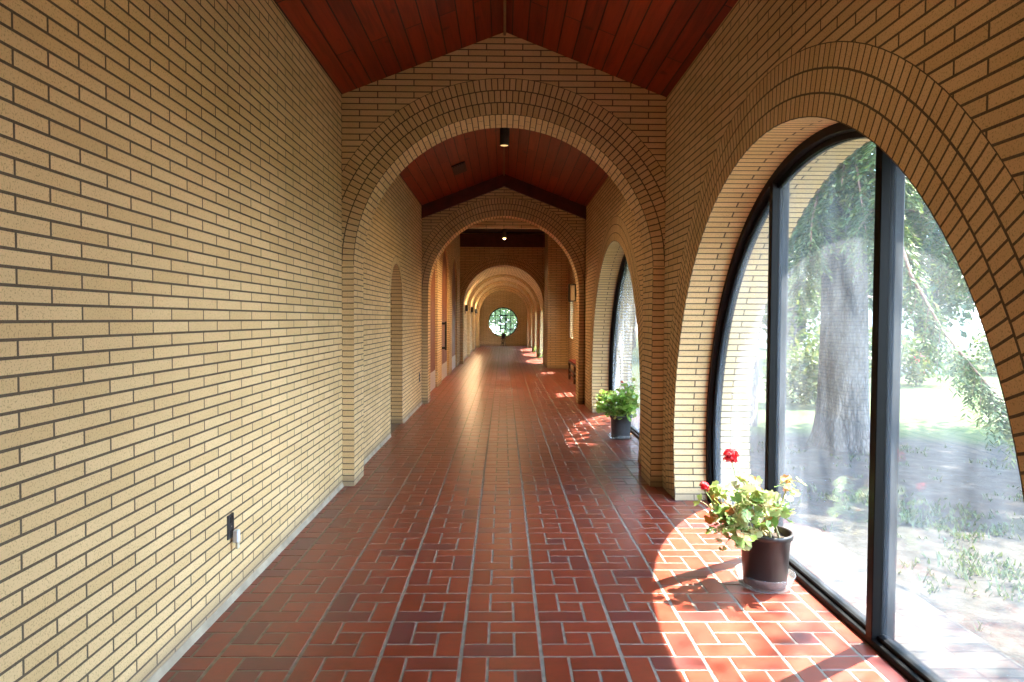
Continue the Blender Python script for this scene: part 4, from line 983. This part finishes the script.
# low kerb, red hydrant, house
kx, ky = 12.2, 20.4
root = empty('stone_kerb', (kx, ky, -0.1)); mb = MB()
mb.bbox(kx - 1.0, kx + 0.8, ky, ky + 0.25, -0.2, 0.08, 0.02); P(mb, 'kerb', M['stone'], root); tag(root, 'low grey stone kerb across the lawn', 'kerb')
root = empty('fire_hydrant', (12.15, 20.15, -0.1)); tag(root, 'small red hydrant at the far side of the sunny lawn', 'hydrant')
mb = MB(); mb.lathe([(0, -0.05), (0.16, -0.05), (0.16, 0.02), (0.11, 0.04), (0.11, 0.42), (0.14, 0.44), (0.14, 0.48), (0.11, 0.52), (0.07, 0.6), (0.03, 0.64), (0, 0.65)], (12.15, 20.15, -0.08), 20); P(mb, 'barrel', M['red'], root)
mb = MB(); mb.tube([(11.95, 20.15, 0.25), (12.35, 20.15, 0.25)], 0.055, 12); mb.tube([(12.15, 19.95, 0.22), (12.15, 20.15, 0.22)], 0.07, 12); P(mb, 'nozzles', M['red'], root)
hx, hy = 19.5, 36.0
root = empty('house', (hx, hy, -0.1)); tag(root, 'low pale house with pinkish roof beyond the trees', 'house')
mb = MB(); mb.box(hx - 5, hx + 5, hy, hy + 6, -0.3, 2.7); P(mb, 'wall', M['siding'], root)
mb = MB(); mb.mesh([(hx - 5.5, hy - 0.5, 2.65), (hx + 5.5, hy - 0.5, 2.65), (hx + 5.5, hy + 3, 4.5), (hx - 5.5, hy + 3, 4.5), (hx - 5.5, hy + 6.5, 2.65), (hx + 5.5, hy + 6.5, 2.65)], [(0, 1, 2, 3), (3, 2, 5, 4), (0, 3, 4), (1, 5, 2), (0, 4, 5, 1)]); P(mb, 'roof', M['shingle'], root)
# grass
gv = []; rg = np.random.default_rng(9); cnt = 0
def blades(x, y, k, hgt):
    z = gz(x, y)
    for _ in range(k):
        a = rg.uniform(0, 2 * PI); l = hgt * rg.uniform(0.5, 1.2); b = np.array([x + rg.normal(0, .03), y + rg.normal(0, .03), z - 0.005])
        tip = b + np.array([math.cos(a) * l * 0.6, math.sin(a) * l * 0.6, l]); w = 0.004 + 0.003 * rg.random(); s = np.array([-math.sin(a) * w, math.cos(a) * w, 0])
        m_ = b * 0.5 + tip * 0.5 + np.array([0, 0, l * 0.12])
        gv.append(np.array([b - s, b + s, m_ + s * 0.9, tip])); 
        if rg.random() < 0.25:   # a flat weed leaf
            ww = 0.014; s2 = np.array([-math.sin(a) * ww, math.cos(a) * ww, 0]); gv.append(np.array([b, b * .5 + tip * .5 - s2, tip * 1.0 + np.array([0, 0, -l * .4]), b * .5 + tip * .5 + s2]))
for _ in range(8000):
    x, y = rg.uniform(2.3, 7.0), rg.uniform(1.2, 8.5)
    den = 0.5 + 0.5 * mnoise.noise(Vector((x * 1.3, y * 1.3, 4)))
    mul = ((x - 4.3) / 3.0) ** 2 + ((y - 7.3) / 2.4) ** 2
    p = (0.95 if den > 0.52 else 0.10)
    if x < 2.75: p *= 0.25
    if mul < 0.8: p *= 0.15 if y > 6 else 0.8
    if rg.random() < p: blades(x, y, 5, 0.055)
g = raw_quads('grass', np.concatenate(gv), 4, M['grass']); tag(g, 'sparse green grass and weeds on the ground outside the window', 'grass', kind='stuff')

# ------------------------------------------------------------------ light
w = bpy.data.worlds.new('sky'); bpy.context.scene.world = w; w.use_nodes = True
nt = w.node_tree; nt.nodes.clear(); wo = nt.nodes.new('ShaderNodeOutputWorld'); bg = nt.nodes.new('ShaderNodeBackground')
tc = nt.nodes.new('ShaderNodeTexCoord'); sx = nt.nodes.new('ShaderNodeSeparateXYZ'); L(nt, tc.outputs['Generated'], sx.inputs[0])
r = ramp(nt, [(0.0, (0.82, 0.90, 1.0)), (0.15, (0.62, 0.79, 1.0)), (1.0, (0.34, 0.58, 1.0))]); L(nt, sx.outputs['Z'], r.inputs['Fac'])
L(nt, r.outputs['Color'], bg.inputs['Color']); bg.inputs['Strength'].default_value = 13.0; L(nt, bg.outputs[0], wo.inputs['Surface'])
sd = bpy.data.lights.new('sun', 'SUN'); sd.energy = 40.0; sd.angle = math.radians(0.55); sd.color = (1.0, 0.95, 0.86)
so = bpy.data.objects.new('sun', sd); C.objects.link(so); so.location = (12, 10, 20)
so.rotation_euler = Vector((-0.522, -0.337, -1.0)).to_track_quat('-Z', 'Y').to_euler()

# ------------------------------------------------------------------ camera
f, yaw, pit, rol, cx, cz_ = 695.8, 0.0124, -0.0317, 0.0049, 0.0, 1.4368
def wd(u, v):
    x, y2, z2 = u, 1.0, -v
    c, s = math.cos(pit), math.sin(pit); y = y2 * c - z2 * s; z = y2 * s + z2 * c
    c, s = math.cos(yaw), math.sin(yaw); return Vector((x * c + y * s, -x * s + y * c, z))
F0 = wd(0, 0).normalized(); R0 = (wd(1, 0) - wd(0, 0)).normalized(); U0 = (wd(0, -1) - wd(0, 0)).normalized()
Rc = R0 * math.cos(rol) + U0 * math.sin(rol); Uc = U0 * math.cos(rol) - R0 * math.sin(rol)
cd = bpy.data.cameras.new('camera'); cd.sensor_width = 36.0; cd.lens = f * 36.0 / 1024; cd.clip_start = 0.05; cd.clip_end = 300
co = bpy.data.objects.new('camera', cd); C.objects.link(co)
m4 = Matrix((Rc, Uc, -F0)).transposed().to_4x4(); m4.translation = (cx, 0.0, cz_); co.matrix_world = m4
bpy.context.scene.camera = co

sc = bpy.context.scene
vs = sc.view_settings; vs.view_transform = 'Standard'; vs.look = 'None'; vs.gamma = 1.0; vs.exposure = 0.6; vs.use_curve_mapping = False
sc.cycles.max_bounces = 12; sc.cycles.diffuse_bounces = 8; sc.cycles.transparent_max_bounces = 16; sc.cycles.use_denoising = True
sc.cycles.sample_clamp_indirect = 8.0
